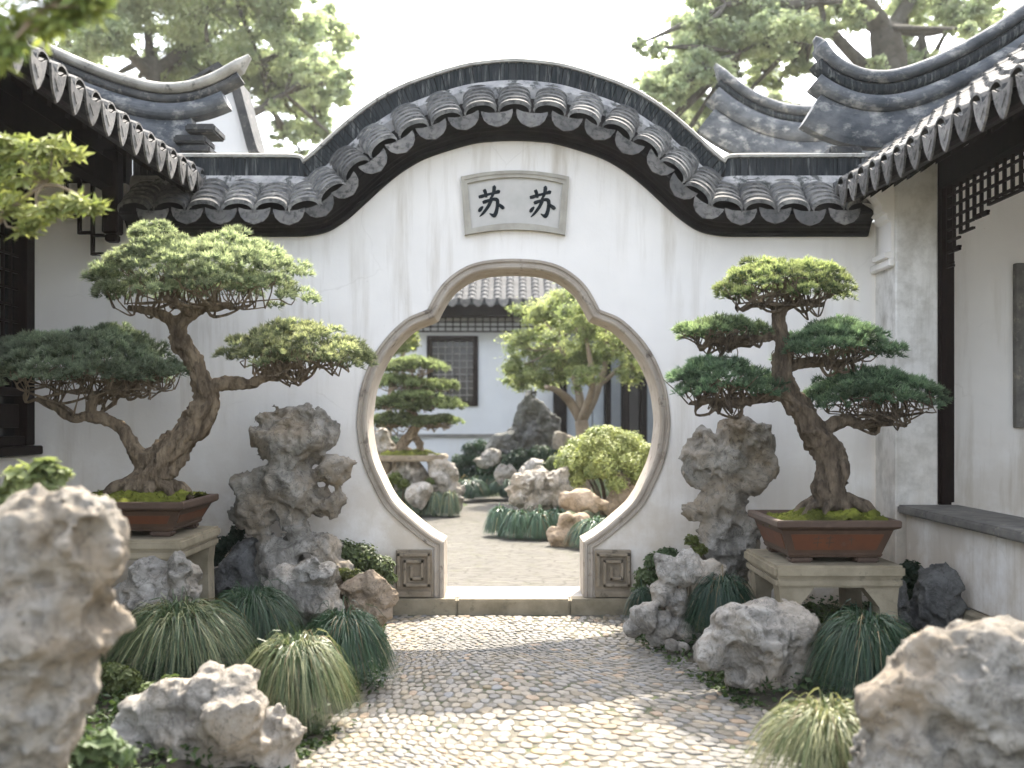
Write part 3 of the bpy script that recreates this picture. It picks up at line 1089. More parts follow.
# coping: black moulding, sloping deck, tiles, mortar band, on-edge ridge tiles and cap
C4 = [tuple(c) for c in CURVE]
MB().add(*sweep2d(C4, [(0.0, -.012), (.045, -.012), (.055, .012), (.040, .030), (.070, .048), (.095, .050), (.10, .075), (.13, .085)], YW)).build("coping_moulding", M['mould'], wall)
MB().add(*sweep2d(C4, [(.13, .085), (.255, .115), (.258, .138), (-.02, .345), (-TW + .02, .345), (-TW - .258, .138), (-TW - .255, .115), (-TW - .05, .05), (-TW, .05), (-TW, .04), (0, .04), (.0, .06), (.13, .075)], YW)).build("coping_deck", M['mould'], wall)
MB().add(*sweep2d(C4, [(.02, .30), (.028, .40), (-.01, .462), (-TW + .01, .462), (-TW - .028, .40), (-TW - .02, .30)], YW)).build("mortar_band", M['mortar'], wall)

st, pit = along(.53, .030)
rs = np.random.RandomState(5)
mb = MB()
for (x, z, nx, nz) in st:
    if np.hypot(x + nx * .60 - CX, z + nz * .60 - CZc).min() < math.hypot(nx, nz) * .60 * .995:
        continue
    w = pit * .46
    t0 = -.045 + rs.uniform(-.006, .006)
    n0, n1 = .452, .612 + rs.uniform(-.006, .004)
    tx_, tz_ = nz, -nx
    lean = rs.normal() * .004
    V = []
    for t in (t0, -TW - t0):
        for nn, ss, sh in ((n0, -1, 0), (n0, 1, 0), (n1, 1, lean), (n1, -1, lean)):
            V.append((x + nx * nn + tx_ * (ss * w + sh), YW - t, z + nz * nn + tz_ * (ss * w + sh)))
    mb.add(V, [[0, 1, 2, 3], [7, 6, 5, 4], [0, 3, 7, 4], [1, 5, 6, 2], [3, 2, 6, 7]])
mb.build("ridge_tiles", M['ridge'], wall)
MB().add(*sweep2d(C4, [(-.052, .470), (-.052, .605), (-TW + .052, .605), (-TW + .052, .470)], YW)).build("ridge_core", M['mould'], wall)
def clean_offset(n):
    """the curve offset by n without the loops that appear in the two hollows"""
    ox, oz = CX + NX * n, CZc + NZ * n
    d = np.sqrt((ox[:, None] - CX[None]) ** 2 + (oz[:, None] - CZc[None]) ** 2).min(1)
    ok = d >= np.hypot(NX, NZ) * n * .9985
    ox, oz = ox[ok], oz[ok]
    a, c = np.gradient(ox), np.gradient(oz)
    L = np.hypot(a, c)
    return [(p, q, -v / w, u / w) for p, q, u, v, w in zip(ox, oz, a, c, L)]


MB().add(*sweep2d(clean_offset(.608), [(-.05, .0), (-.028, .004), (-.026, .024), (-.06, .040), (-TW + .06, .040), (-TW + .026, .024), (-TW + .028, .004), (-TW + .05, .0), (-.05, .0)], YW)).build("ridge_cap", M['cap'], wall)


def cover_stack_mesh(wd):
    """five overlapping arched tiles seen from the front; local x along the wall, -y toward the viewer"""
    mb = MB()
    m = 11
    a = np.linspace(0, math.pi, m)
    for k in range(6):
        t0, n0 = .292 - .056 * k, .145 + .0415 * k
        jx = (.006 * math.sin(k * 2.3))
        rows = []
        for (dt, dn, sc_) in ((0, 0, 1.0), (.002, -.014, .90), (-.10, .055, .94)):
            rows.append(np.stack([jx + np.cos(a) * wd * .5 * sc_, np.full(m, -(t0 + dt)), n0 + dn + np.sin(a) ** .8 * .078 * sc_ - (.010 if dn < 0 else 0)], -1))
        V = np.concatenate(rows)
        i = np.arange(m - 1)
        mb.add(V, [np.stack([i, i + 1, m + i + 1, m + i], 1), np.stack([2 * m + i, 2 * m + i + 1, i + 1, i], 1)])
    return mb


def drip_outline(hw, top, bot, sag=.02):
    u = [-1, -.55, 0, .55, 1]
    o = [(-hw, top), (-hw * .55, top - sag * .8), (0, top - sag), (hw * .55, top - sag * .8), (hw, top)]
    o += [(hw * .99, top - .022), (hw * .86, bot + (top - bot) * .46), (hw * .58, bot + (top - bot) * .19), (hw * .26, bot + .010), (0, bot), (-hw * .26, bot + .010), (-hw * .58, bot + (top - bot) * .19),
          (-hw * .86, bot + (top - bot) * .46), (-hw * .99, top - .022)]
    return o


st, pit = along(.12, .252)
me_c = cover_stack_mesh(pit * .97).mesh("cover_tile")
me_c.materials.append(M['tile'])
me_c.materials.append(M['tile_lip'])
me_c.polygons.foreach_set('material_index', np.tile(np.repeat([1, 0], 10), 6).astype(np.int32))
dm = MB().add(*prism(drip_outline(.118, .157, .028), lambda u, v, w: (u, -(w + (.157 - v) * .12), v), .262, .278))
dm.add(*prism([(-.045, .10), (.045, .10), (.02, .066), (-.02, .066)], lambda u, v, w: (u, -(w + (.157 - v) * .12), v), .277, .283))
me_d = dm.mesh("drip_tile")
me_d.materials.append(M['tile_edge'])
rs = np.random.RandomState(8)


def on_wall(me, name, c, jit=0.0):
    o = bpy.data.objects.new(name, me)
    C.objects.link(o)
    o.parent = wall
    o.location = (c[0], 0, c[1])
    o.rotation_euler = (rs.normal() * jit, math.atan2(c[2], c[3]) + rs.normal() * jit, rs.normal() * jit)
    return o


for c in st:
    on_wall(me_c, "cover_tile", c, .015)
st2, _ = along(.12, .252, 0.0)
for c in st2[1:]:
    on_wall(me_d, "drip_tile", c, .02)

# threshold
sp = thing("stone_threshold", "long pale stone threshold step under the round gate", "step", (0, YW, 0))
mb = MB()
for a, b in ((-.965, -.42), (-.415, .44), (.445, .985)):
    mb.add(*bev_box(a, b, 8.35, 8.52, -.04, .118, .012, 2))
mb.build("step_front", M['stone_warm'], sp)
MB().add(*bev_box(-.95, .97, 8.523, 9.05, -.04, .112, .008)).build("step_slab", M['stone'], sp)

# ------------------------------------------------------------------ name plaque
pl = thing("name_plaque", "fan-shaped grey stone plaque with two brushed black characters above the gate", "plaque", P(515, 205, YW))


def fan(inset):
    q = []
    s = YW / F
    top = lambda t: 178 - 6.2 * (1 - t * t) + inset
    bot = lambda t: 236 - 5.4 * (1 - t * t) - inset
    for t in np.linspace(-1, 1, 17):
        q.append((515 + t * (54 - inset), top(t)))
    for t in np.linspace(1, -1, 17):
        q.append((515 + t * (50 - inset), bot(t)))
    return [((a - 512) * s, CZ - (b - HZ) * s) for a, b in q]


def fan_ring(oi, ii, d0, d1, d2):
    A, B = fan(oi), fan(ii)
    n = len(A)
    V = [(u, YW - d0, v) for u, v in A] + [(u, YW - d1, v) for u, v in A] + [(u, YW - d1, v) for u, v in B] + [(u, YW - d2, v) for u, v in B]
    Fc = []
    for r in range(3):
        Fc += [[r * n + i, r * n + (i + 1) % n, (r + 1) * n + (i + 1) % n, (r + 1) * n + i] for i in range(n)]
    return V, Fc


MB().add(*fan_ring(0, 3.2, 0, .050, .040)).add(*fan_ring(3.2, 6.6, .030, .042, .015)).build("frame", M['plaque_frame'], pl)
MB().add(*prism(fan(6.0)[::-1], lambda u, v, w: (u, w, v), YW - .020, YW - .001)).build("panel", M['plaque'], pl)

STROKES = [
    [(226, 297, 9), (250, 291, 12), (300, 276, 9), (350, 264, 9), (380, 255, 13), (394, 258, 9)],
    [(268, 236, 10), (276, 252, 12), (283, 275, 10), (288, 300, 7)],
    [(340, 210, 9), (349, 222, 13), (344, 255, 11), (334, 285, 9), (322, 304, 5)],
    [(258, 342, 8), (275, 334, 12), (315, 320, 9), (352, 313, 11), (372, 322, 13), (375, 350, 12), (371, 385, 12), (362, 420, 13), (348, 443, 13), (330, 436, 8), (312, 424, 3)],
    [(326, 298, 9), (322, 325, 12), (306, 362, 11), (284, 395, 10), (260, 425, 8), (234, 450, 3)],
    [(226, 412, 6), (236, 399, 12), (250, 382, 10), (262, 370, 4)],
    [(374, 345, 5), (388, 357, 9), (404, 370, 12), (418, 382, 12), (424, 390, 7)],
]


def brush(dx, dy):
    mb = MB()
    for k, s in enumerate(STROKES):
        q = catmull([(a + dx, b + dy, 0, w) for a, b, w in s], 6)
        c = np.stack([450 + q[:, 0] / 7.877, 160 + q[:, 1] / 7.877], 1)
        w = np.maximum(q[:, 3] * 1.18, 2.5) / 7.877
        d = np.gradient(c, axis=0)
        d /= np.linalg.norm(d, axis=1)[:, None]
        nrm = np.stack([-d[:, 1], d[:, 0]], 1)
        Lp, Rp = c + nrm * w[:, None], c - nrm * w[:, None]
        loop = np.concatenate([Lp, Rp[::-1]])
        s_ = YW / F
        y = YW - .0235 - .0006 * k
        n = len(c)
        V = [((a - 512) * s_, y, CZ - (b - HZ) * s_) for a, b in loop] + [((a - 512) * s_, y + .006, CZ - (b - HZ) * s_) for a, b in loop]
        Fc = [[i, i + 1, 2 * n - 2 - i, 2 * n - 1 - i] for i in range(n - 1)] + [[i, (i + 1) % (2 * n), 2 * n + (i + 1) % (2 * n), 2 * n + i] for i in range(2 * n)]
        mb.add(V, Fc)
    return mb


brush(0, 0).build("character", M['ink'], pl)
brush(402, 4).build("character", M['ink'], pl)

# ------------------------------------------------------------------ roofs of the flanking halls


def fslope(d):
    return .70 * d + .02 * d * d


def cover_row_mesh(length):
    mb = MB()
    m = 9
    a = np.linspace(0, math.pi, m)
    k = 0
    rs = np.random.RandomState(3)
    while k * .098 < length:
        d0 = k * .098 - .02
        d1 = d0 + .125
        r0, r1 = .088, .074
        j = rs.normal() * .004
        rows = []
        for d, r in ((d0, r0), (d0, r0 - .016), (d1, r1)):
            rows.append(np.stack([np.full(m, d), j + np.cos(a) * r, fslope(max(d, 0)) + .015 + (.012 if d == d0 else -.004) + np.sin(a) * r * .85], -1))
        V = np.concatenate(rows)
        i = np.arange(m - 1)
        mb.add(V, [np.stack([i, i + 1, m + i + 1, m + i], 1), np.stack([2 * m + i, 2 * m + i + 1, i + 1, i], 1)])
        k += 1
    # dished pan tile course beside it
    b = np.linspace(-1, 1, 7)
    k = 0
    while k * .098 < length:
        d0, d1 = k * .098 - .035, k * .098 + .10
        V = np.concatenate([np.stack([np.full(7, d), .12 + b * .085, fslope(max(d, 0)) + .004 + e + .030 * b * b], -1) for d, e in ((d0, .012), (d1, -.006))])
        i = np.arange(6)
        mb.add(V, [np.stack([7 + i, 7 + i + 1, i + 1, i], 1)])
        k += 1
    return mb


def pointed_drip(hw, top, bot, sag):
    h = top - bot
    r = [(hw, top), (hw * .97, top - .10 * h), (hw * .84, top - .36 * h), (hw * .60, top - .64 * h), (hw * .30, top - .86 * h), (0, bot)]
    return [(-a, b) for a, b in r[:-1]] [:1] + [(-hw * .5, top - sag * .8), (0, top - sag), (hw * .5, top - sag * .8)] + r + [(-a, b) for a, b in r[1:-1]][::-1]


def hall_roof(root, sgn, xe, zf, y0, y1, length=2.9):
    """tiled slope that rises away from the court; eave along y at x = sgn * xe"""
    n = int((y1 - y0) / .24)
    me = cover_row_mesh(length).mesh("cover_tile_row")
    me.materials.append(M['tile'])
    me.materials.append(M['tile_lip'])
    nr_ = int(math.ceil(length / .098 - 1e-9))
    me.polygons.foreach_set('material_index', np.concatenate([np.tile(np.repeat([1, 0], 8), nr_), np.zeros(len(me.polygons) - 16 * nr_)]).astype(np.int32))
    md = MB().add(*prism(pointed_drip(.100, .045, -.135, .035), lambda u, v, w: (w - (.045 - v) * -.05, u, v), -.045, -.032))
    md.add(*prism([(-.05, -.02), (.05, -.02), (.0, -.075)], lambda u, v, w: (w - (.045 - v) * -.05, u, v), -.049, -.044))
    md = md.mesh("drip_tile")
    md.materials.append(M['tile_edge'])
    rs = np.random.RandomState(17 + sgn)
    for i in range(n):
        y = y0 + (i + .5) * .24
        for nm, mm, yy, jit in (("cover_tile_row", me, y, .006), ("drip_tile", md, y + .12 * (1 if sgn > 0 else 1), .04)):
            o = bpy.data.objects.new(nm, mm)
            C.objects.link(o)
            o.parent = root
            o.location = Vector((sgn * xe, yy, zf(yy))) - LOC[root.name]
            o.rotation_euler = (rs.normal() * jit * .4, rs.normal() * jit * .4, (0 if sgn > 0 else math.pi) + rs.normal() * jit)
    # boarded deck below the tiles, far slope behind the ridge
    ds = np.linspace(0, length, 14)
    ys = np.linspace(y0, y1, 12)
    V = []
    for off in (-.012, -.075):
        for d in ds:
            for y in ys:
                V.append((sgn * (xe + d), y, zf(y) + fslope(d) + off))
    V = np.array(V)
    a, b = len(ds), len(ys)
    i, j = np.meshgrid(np.arange(a - 1), np.arange(b - 1), indexing='ij')
    q = np.stack([i * b + j, (i + 1) * b + j, (i + 1) * b + j + 1, i * b + j + 1], -1).reshape(-1, 4)
    i0, j0 = np.arange(a - 1), np.arange(b - 1)
    N = a * b
    side = [np.stack([j0, j0 + 1, N + j0 + 1, N + j0], 1)]
    for c in (0, b - 1):
        side.append(np.stack([i0 * b + c, (i0 + 1) * b + c, N + (i0 + 1) * b + c, N + i0 * b + c], 1))
    MB().add(V, [q, q[:, ::-1] + N] + side).build("roof_deck", M['wood_sh'], root)
    zt = zf(y0) + fslope(length)
    xr = xe + length
    V, Fc = prism([(xr, zt), (xr + 2.6, zt - 1.9), (xr + 2.6, zt - 2.0), (xr, zt - .1)], lambda u, v, w: (sgn * u, w, v), y0, y1)
    MB().add(V, Fc).build("far_slope", M['tile'], root)
    # rafters and eave board
    mb = MB()
    y = y0 + .1
    while y < y1 - .1:
        z = zf(y)
        Vr, Fr = prism([(.06, fslope(.06) - .16), (1.5, fslope(1.5) - .16), (1.5, fslope(1.5) - .077), (.06, fslope(.06) - .077)], lambda u, v, w: (sgn * (xe + u), w, z + v), y, y + .06)
        mb.add(Vr, Fr)
        y += .24
    mb.build("rafter_row", M['wood_sh'], root)
    V = []
    for y in ys:
        z = zf(y)
        V += [(sgn * (xe + .01), y, z - .095), (sgn * (xe + .045), y, z - .095), (sgn * (xe + .045), y, z - .01), (sgn * (xe + .01), y, z - .01)]
    Fc = [[4 * k + e, 4 * k + (e + 1) % 4, 4 * k + 4 + (e + 1) % 4, 4 * k + 4 + e] for k in range(len(ys) - 1) for e in range(4)]
    MB().add(V, Fc).build("eave_board", M['wood'], root)


def ridge_sweep(root, trace, D, bands, mats=None):
    """upturned verge ridge: stacked rolls following a traced line in the plane y = D"""
    q = catmull([(a, b, 0) for a, b in trace], 5)[:, :2]
    x = (q[:, 0] - 512) * D / F
    z = CZ - (q[:, 1] - HZ) * D / F
    tx, tz = np.gradient(x), np.gradient(z)
    L = np.hypot(tx, tz)
    nx, nz = -tz / L, tx / L
    s = np.sign(nz.mean())
    nx, nz = nx * s, nz * s
    for name, n0, n1, th, end, mat in bands:
        m = len(x)
        k1 = max(4, int(m * end))
        cv = []
        for i in range(k1):
            cv.append((x[i], z[i], nx[i], nz[i]))
        n = 7
        V = np.zeros((k1, 2 * n, 3))
        a = np.linspace(-1, 1, n)
        for i, (xx, zz, ax_, az_) in enumerate(cv):
            tp = min(1.0, (k1 - 1 - i) / 5 + .35)          # thins out to the tip
            mid, hh = (n0 + n1) / 2, (n1 - n0) / 2
            if name == 'roll':
                mid, hh = n1 - hh * tp, hh * tp
            bul = th * (1 - .35 * np.abs(a) ** 2.5) * (tp if name == 'roll' else 1)
            nn = mid + a * hh
            V[i, :n] = np.stack([xx + ax_ * nn, D - bul, zz + az_ * nn], -1)
            V[i, n:] = np.stack([xx + ax_ * nn, D + bul, zz + az_ * nn], -1)[::-1]
        w = 2 * n
        kk, j = np.meshgrid(np.arange(k1 - 1), np.arange(w), indexing='ij')
        j2 = (j + 1) % w
        Fq = np.stack([kk * w + j, (kk + 1) * w + j, (kk + 1) * w + j2, kk * w + j2], -1).reshape(-1, 4)
        MB().add(V.reshape(-1, 3), [Fq, np.arange(w)[None], np.arange((k1 - 1) * w, k1 * w)[::-1][None]]).build({'roll': 'ridge_roll', 'under': 'ridge_roll', 'band': 'ridge_band', 'foot': 'ridge_foot'}[name], M[mat], root, smooth=False)


# ---- hall on the near side of the left bed
hall = thing("timber_hall", "dark timber hall at left with lattice window, upturned ridge and overhanging tiled eave", "building", (-3.66, 5.5, 0))
zl = lambda y: 3.26 + .012 * max(0, y - 5.5) + .02 * max(0, y - 7.5)
hall_roof(hall, -1, 2.40, zl, 2.6, 9.05)
ridge_sweep(hall, [(-30, -6), (35, 37), (65, 52), (100, 67), (135, 79), (165, 85), (192, 83), (215, 75), (233, 65), (249, 55)], 9.0, [
    ('roll', -.085, .0, .12, 1.0, 'cap'), ('under', -.165, -.088, .085, .945, 'tile'), ('band', -.30, -.168, .12, .87, 'ridge_side'), ('foot', -.62, -.303, .10, .79, 'ridge_side')])
mb = MB()
for k, (a, b, y0_, y1_) in enumerate([(-2.66, -2.42, 8.8, 9.15), (-2.72, -2.46, 8.82, 9.13), (-2.62, -2.38, 8.80, 9.15)]):
    mb.add(*bev_box(a, b, y0_, y1_, 3.62 + .085 * k, 3.685 + .085 * k, .015, 2))
mb.build("corner_tiles", M['tile'], hall)
MB().add(*bev_box(-3.90, -3.66, 2.6, 8.455, 0, 1.215, .01)).build("wall", M['plaster'], hall)
MB().add(*bev_box(-3.92, -3.60, 2.6, 8.45, 1.218, 1.285, .01)).build("sill", M['wood'], hall)
MB().add(*bev_box(-3.90, -3.70, 2.6, 6.6, 1.288, 3.6, .01)).build("upper_wall", M['wood_sh'], hall)
MB().add(*bev_box(-3.81, -3.76, 2.6, 8.458, 3.602, 4.14, .005)).build("frieze_board", M['wood_sh'], hall)
for (ya, yb) in ((6.62, 8.44),):
    w = MB()
    for a, b in ((ya, ya + .10), (yb - .13, yb)):
        w.add(*bev_box(-3.80, -3.665, a, b + (.015 if b > 8 else 0), 1.288, 3.6, .008))
    for a, b in ((1.288, 1.36), (1.66, 1.72), (2.98, 3.10), (3.4, 3.6)):
        w.add(*bev_box(-3.79, -3.675, ya + .102, yb - .132, a, b, .006))
    mid = (ya + yb) / 2
    w.add(*bev_box(-3.79, -3.672, mid - .04, mid + .04, 1.362, 2.978, .006))
    win = w.build("window", M['wood'], hall)
    MB().add(*bev_box(-3.768, -3.76, ya + .05, yb - .05, 1.3, 3.5, 0)).build("pane", M['glass'], win)
    l = MB()
    for a, b in ((ya + .10, mid - .04), (mid + .04, yb - .13)):
        nb_ = 6
        for k in range(1, nb_):
            y = a + (b - a) * k / nb_
            l.add(*bev_box(-3.745, -3.722, y - .009, y + .009, 1.722, 2.978, 0))
        for z in np.arange(1.84, 2.95, .125):
            l.add(*bev_box(-3.7425, -3.7245, a + .002, b - .002, z - .009, z + .009, 0))
        l.add(*bev_box(-3.74, -3.70, a + .04, b - .04, 1.42, 1.60, .008))
    l.build("lattice", M['wood'], win)
MB().add(*prism([(-4.0, 3.304), (-4.0, 4.28), (-2.97, 3.60), (-2.97, 3.304)], lambda u, v, w: (u, w, v), 8.46, 8.6)).build("gable_shade_board", M['wood_sh'], hall)  # dark sheet above the plaster, standing in for shade beneath the roof
MB().add(*bev_box(-3.12, -2.98, 2.7, 8.40, 3.22, 3.42, .01)).build("eave_beam", M['wood_sh'], hall)
hp = MB().add(*bev_box(-3.07, -2.95, 8.22, 8.36, 2.88, 3.5, .012))
hp.add(*bev_box(-3.055, -2.965, 8.24, 8.34, 2.82, 2.878, .012))
hp = hp.build("hanging_post", M['wood'], hall)
b_ = MB()
for k, (xa, zb) in enumerate(((-3.17, 2.72), (-3.27, 2.88), (-3.37, 3.0))):
    b_.add(*bev_box(xa, xa + .022, 8.27, 8.31, zb, 3.3, 0))
    b_.add(*bev_box(xa + .0225, -3.0725 if k == 0 else xa + .0995, 8.272, 8.308, zb, zb + .022, 0))
    b_.add(*bev_box(xa + .0225, -3.0725 if k == 0 else xa + .0995, 8.272, 8.308, zb + .14, zb + .162, 0))
b_.build("lattice_bracket", M['wood'], hall)

# ---- veranda on the right
ver = thing("veranda_hall", "veranda at right with white pillar, dark column, stone-capped parapet and upturned tiled roof", "building", (2.95, 5.5, 0))
zr = lambda y: 3.11 + .02 * max(0, y - 5.5) + .035 * max(0, y - 7.2)
hall_roof(ver, 1, 2.48, zr, 2.6, 8.95)
ridge_sweep(ver, [(1100, -46), (1060, -18), (1024, 4), (990, 27), (955, 47), (920, 63), (890, 72), (866, 72), (848, 66), (835, 58), (828, 50), (822, 41), (815, 37)], 8.95, [
    ('roll', -.10, .0, .12, 1.0, 'ridge_side'), ('under', -.20, -.103, .085, .925, 'ridge'), ('band', -.33, -.203, .13, .90, 'ridge_side'), ('foot', -.62, -.333, .10, .87, 'ridge_side')])
mb = MB()
for k, (a, b) in enumerate([(2.50, 2.80), (2.56, 2.86), (2.52, 2.78)]):
    mb.add(*bev_box(a, b, 8.72, 9.1, 3.42 + .085 * k, 3.485 + .085 * k, .015, 2))
mb.build("corner_tiles", M['tile'], ver)
MB().add(*bev_box(2.79, 3.10, 8.0, 8.458, 0, 3.42, .012)).build("pillar", M['plaster_pillar'], ver)
corb = [(2.789, 2.62), (2.765, 2.63), (2.755, 2.66), (2.72, 2.665), (2.715, 2.70), (2.765, 2.71), (2.765, 2.93), (2.74, 2.95), (2.735, 2.99), (2.70, 3.0), (2.69, 3.06), (2.64, 3.12), (2.56, 3.16), (2.52, 3.20), (2.52, 3.26), (2.789, 3.26)]
MB().add(*prism(corb[::-1], lambda u, v, w: (u, w, v), 8.02, 8.30)).build("corbel", M['plaster'], ver)
MB().add(*bev_box(2.745, 2.789, 8.005, 8.44, 2.60, 2.66, .01)).build("pilaster_band", M['plaster'], ver)
MB().add(*bev_box(3.105, 3.225, 8.0, 8.12, .86, 3.5, .02, 2)).build("column", M['wood'], ver)
MB().add(*bev_box(2.865, 3.10, 2.6, 7.997, .30, .802, .008)).build("parapet", M['plaster'], ver)
MB().add(*bev_box(2.80, 3.12, 2.6, 7.995, -.02, .297, .012)).build("plinth", M['stone_warm'], ver)
mb = MB()
y = 2.6
rs = np.random.RandomState(4)
while y < 7.95:
    L = min(7.995 - y, rs.uniform(.9, 1.3))
    mb.add(*bev_box(2.79 + rs.uniform(-.006, .006), 3.24, y, y + L - .006, .805, .868 + rs.uniform(-.004, .004), .012, 2))
    y += L
mb.build("parapet_cap", M['cope'], ver)
MB().add(*prism([(3.10, 0), (5.6, 0), (5.6, 5.2), (3.10, 3.46)][::-1], lambda u, v, w: (u, w, v), 8.46, 8.78)).build("end_wall", M['plaster'], ver)
MB().add(*bev_box(5.3, 5.5, 2.6, 8.455, 0, 5.0, .01)).build("inner_wall", M['plaster'], ver)
MB().add(*bev_box(3.13, 5.295, 2.6, 8.455, 0, .30, .01)).build("veranda_floor", M['stone'], ver)
w = MB()
for a, b, c, d in ((3.85, 3.93, 1.42, 2.68), (4.72, 4.80, 1.42, 2.68), (3.932, 4.718, 1.42, 1.49), (3.932, 4.718, 2.61, 2.68)):
    w.add(*bev_box(a, b, 8.40, 8.459, c, d, .006))
win = w.build("window", M['cope'], ver)
MB().add(*bev_box(3.94, 4.71, 8.44, 8.455, 1.495, 2.605, 0)).build("pane", M['glass'], win)
l = MB()
for k in range(1, 5):
    x = 3.932 + .786 * k / 5
    l.add(*bev_box(x - .01, x + .01, 8.41, 8.43, 1.492, 2.608, 0))
for z in np.arange(1.65, 2.6, .17):
    l.add(*bev_box(3.934, 4.716, 8.412, 8.428, z - .01, z + .01, 0))
l.build("lattice", M['wood'], win)
MB().add(*bev_box(3.10, 3.22, 2.6, 7.996, 3.16, 3.36, .01)).build("eave_beam", M['wood_sh'], ver)
fz = MB()
cell = .115
j = 0
y = 7.99
bots = [2.58, 2.70, 2.79, 2.79, 2.86, 2.86]
while y > 3.0:
    b = bots[j] if j < len(bots) else 2.90
    fz.add(*bev_box(3.150, 3.172, y - .020, y - .001, b, 3.158, 0))
    z = 3.10
    while z > b - .01:
        fz.add(*bev_box(3.152, 3.170, y - cell + .0005, y - .0205, z - .009, z + .009, 0))
        z -= .082
    fz.add(*bev_box(3.149, 3.173, y - cell + .0005, y - .0205, b, b + .016, 0))
    y -= cell
    j += 1
fz.build("lattice_frieze", M['wood'], ver)

# ---- hall behind the wall at right: only its ridge and slope show over the coping
rear = thing("rear_hall", "roof with an upturned grey ridge showing behind the wall, beside the veranda roof", "building", (4.6, 15, 0))
ridge_sweep(rear, [(1010, 62), (960, 80), (900, 95), (850, 102), (815, 107), (790, 106), (768, 100), (748, 90), (733, 79), (724, 71), (716, 64)], 13.0, [
    ('roll', -.11, .0, .13, 1.0, 'ridge_side'), ('under', -.20, -.115, .09, .955, 'ridge'), ('band', -.42, -.205, .14, .935, 'ridge_side'), ('foot', -.75, -.425, .11, .90, 'ridge_side')])
V, Fc = prism([(2.55, 4.50), (3.6, 5.0), (5.2, 5.75), (6.8, 6.3), (6.8, 6.1), (2.55, 4.4)], lambda u, v, w: (u, w, v), 13.12, 20)
MB().add(V, Fc).build("roof_slope", M['tile'], rear)
V, Fc = prism([(2.95, 0), (6.8, 0), (6.8, 5.9), (5.2, 5.4), (2.95, 4.45)], lambda u, v, w: (u, w, v), 13.05, 13.11)
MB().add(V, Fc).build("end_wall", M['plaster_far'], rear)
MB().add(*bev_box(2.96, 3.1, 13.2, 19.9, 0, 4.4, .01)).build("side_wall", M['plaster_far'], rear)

# ---- white gable behind the left roof
gab = thing("white_gable_house", "white gable end with a dark tiled edge rising behind the left-hand roof", "building", (-4.4, 12.5, 0))
gp = lambda px, py: (P(px, py, 12.0).x, P(px, py, 12.0).z)
poly = [gp(120, 420), gp(252, 420), gp(250, 148), gp(234, 88), gp(214, 72), gp(150, 110), gp(120, 130)]
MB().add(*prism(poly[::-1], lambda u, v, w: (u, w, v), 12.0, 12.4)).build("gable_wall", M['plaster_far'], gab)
edge_pts = [gp(255, 158), gp(251, 146), gp(235, 86), gp(215, 69), gp(150, 107), gp(118, 128)]
V, Fc = [], []
for i, (a, b) in enumerate(edge_pts):
    V += [(a - .03, 11.93, b - .03), (a + .05, 11.93, b + .06), (a + .05, 12.47, b + .06), (a - .03, 12.47, b - .03)]
for i in range(len(edge_pts) - 1):
    Fc += [[4 * i + e, 4 * i + (e + 1) % 4, 4 * i + 4 + (e + 1) % 4, 4 * i + 4 + e] for e in range(4)]
Fc += [[3, 2, 1, 0], [4 * len(edge_pts) - 4 + e for e in range(4)]]
MB().add(V, Fc).build("roof_edge", M['tile'], gab)

# ---- pavilion at the back of the inner garden
DB = 24.0
pav = thing("garden_pavilion", "white pavilion across the inner garden with lattice window, dark posts and tiled roof", "building", P(512, 452, DB))
q = lambda px, py, d=DB: P(px, py, d)
x0, x1 = q(300, 0).x, q(556, 0).x
zb, zt = .1, q(0, 316).z
wx0, wx1, wz0, wz1 = q(431, 0).x, q(474, 0).x, q(0, 402).z, q(0, 340).z
outer = [(x0, zb), (x1, zb), (x1, zt), (x0, zt)]
mb = MB()
for a, b, c, d in ((x0, wx0, zb, zt), (wx1, x1, zb, zt), (wx0, wx1, zb, wz0), (wx0, wx1, wz1, zt)):
    mb.add(*bev_box(a, b, DB, DB + .3, c, d, 0))
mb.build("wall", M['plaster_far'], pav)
MB().add(*bev_box(x0, x1, DB - .06, DB - .002, q(0, 437).z, q(0, 434).z, .0)).build("base_ledge", M['cope'], pav)
w = MB()
fw = .09
for a, b, c, d in ((wx0 - fw, wx0 + .02, wz0 - fw, wz1 + fw), (wx1 - .02, wx1 + fw, wz0 - fw, wz1 + fw), (wx0 + .022, wx1 - .022, wz0 - fw, wz0 + .02), (wx0 + .022, wx1 - .022, wz1 - .02, wz1 + fw)):
    w.add(*bev_box(a, b, DB - .05, DB + .1, c, d, .005))
win = w.build("window", M['wood'], pav)
MB().add(*bev_box(wx0 - .01, wx1 + .01, DB + .14, DB + .16, wz0 - .01, wz1 + .01, 0)).build("pane", M['glass'], win)
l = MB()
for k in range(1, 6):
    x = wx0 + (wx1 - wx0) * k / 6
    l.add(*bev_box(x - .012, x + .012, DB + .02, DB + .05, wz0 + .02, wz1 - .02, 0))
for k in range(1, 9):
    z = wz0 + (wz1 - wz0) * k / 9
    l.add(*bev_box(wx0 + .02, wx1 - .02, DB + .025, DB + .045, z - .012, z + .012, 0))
l.build("lattice", M['tile_edge'], win)  # grey tile tone paints pale glints onto the window bars
fz = MB()
zf0, zf1 = q(0, 333).z, q(0, 319).z
for x in np.arange(x0, q(690, 0).x, .16):
    fz.add(*bev_box(x - .014, x + .014, DB - .42, DB - .38, zf0, zf1, 0))
for z in np.linspace(zf0, zf1, 4):
    fz.add(*bev_box(x0, q(690, 0).x, DB - .425, DB - .375, z - .016, z + .016, 0))
fz.build("lattice_frieze", M['wood'], pav)
MB().add(*bev_box(x0, q(720, 0).x, DB - .5, DB + .2, q(0, 318).z, q(0, 300).z, .01)).build("eave_beam", M['wood_sh'], pav)
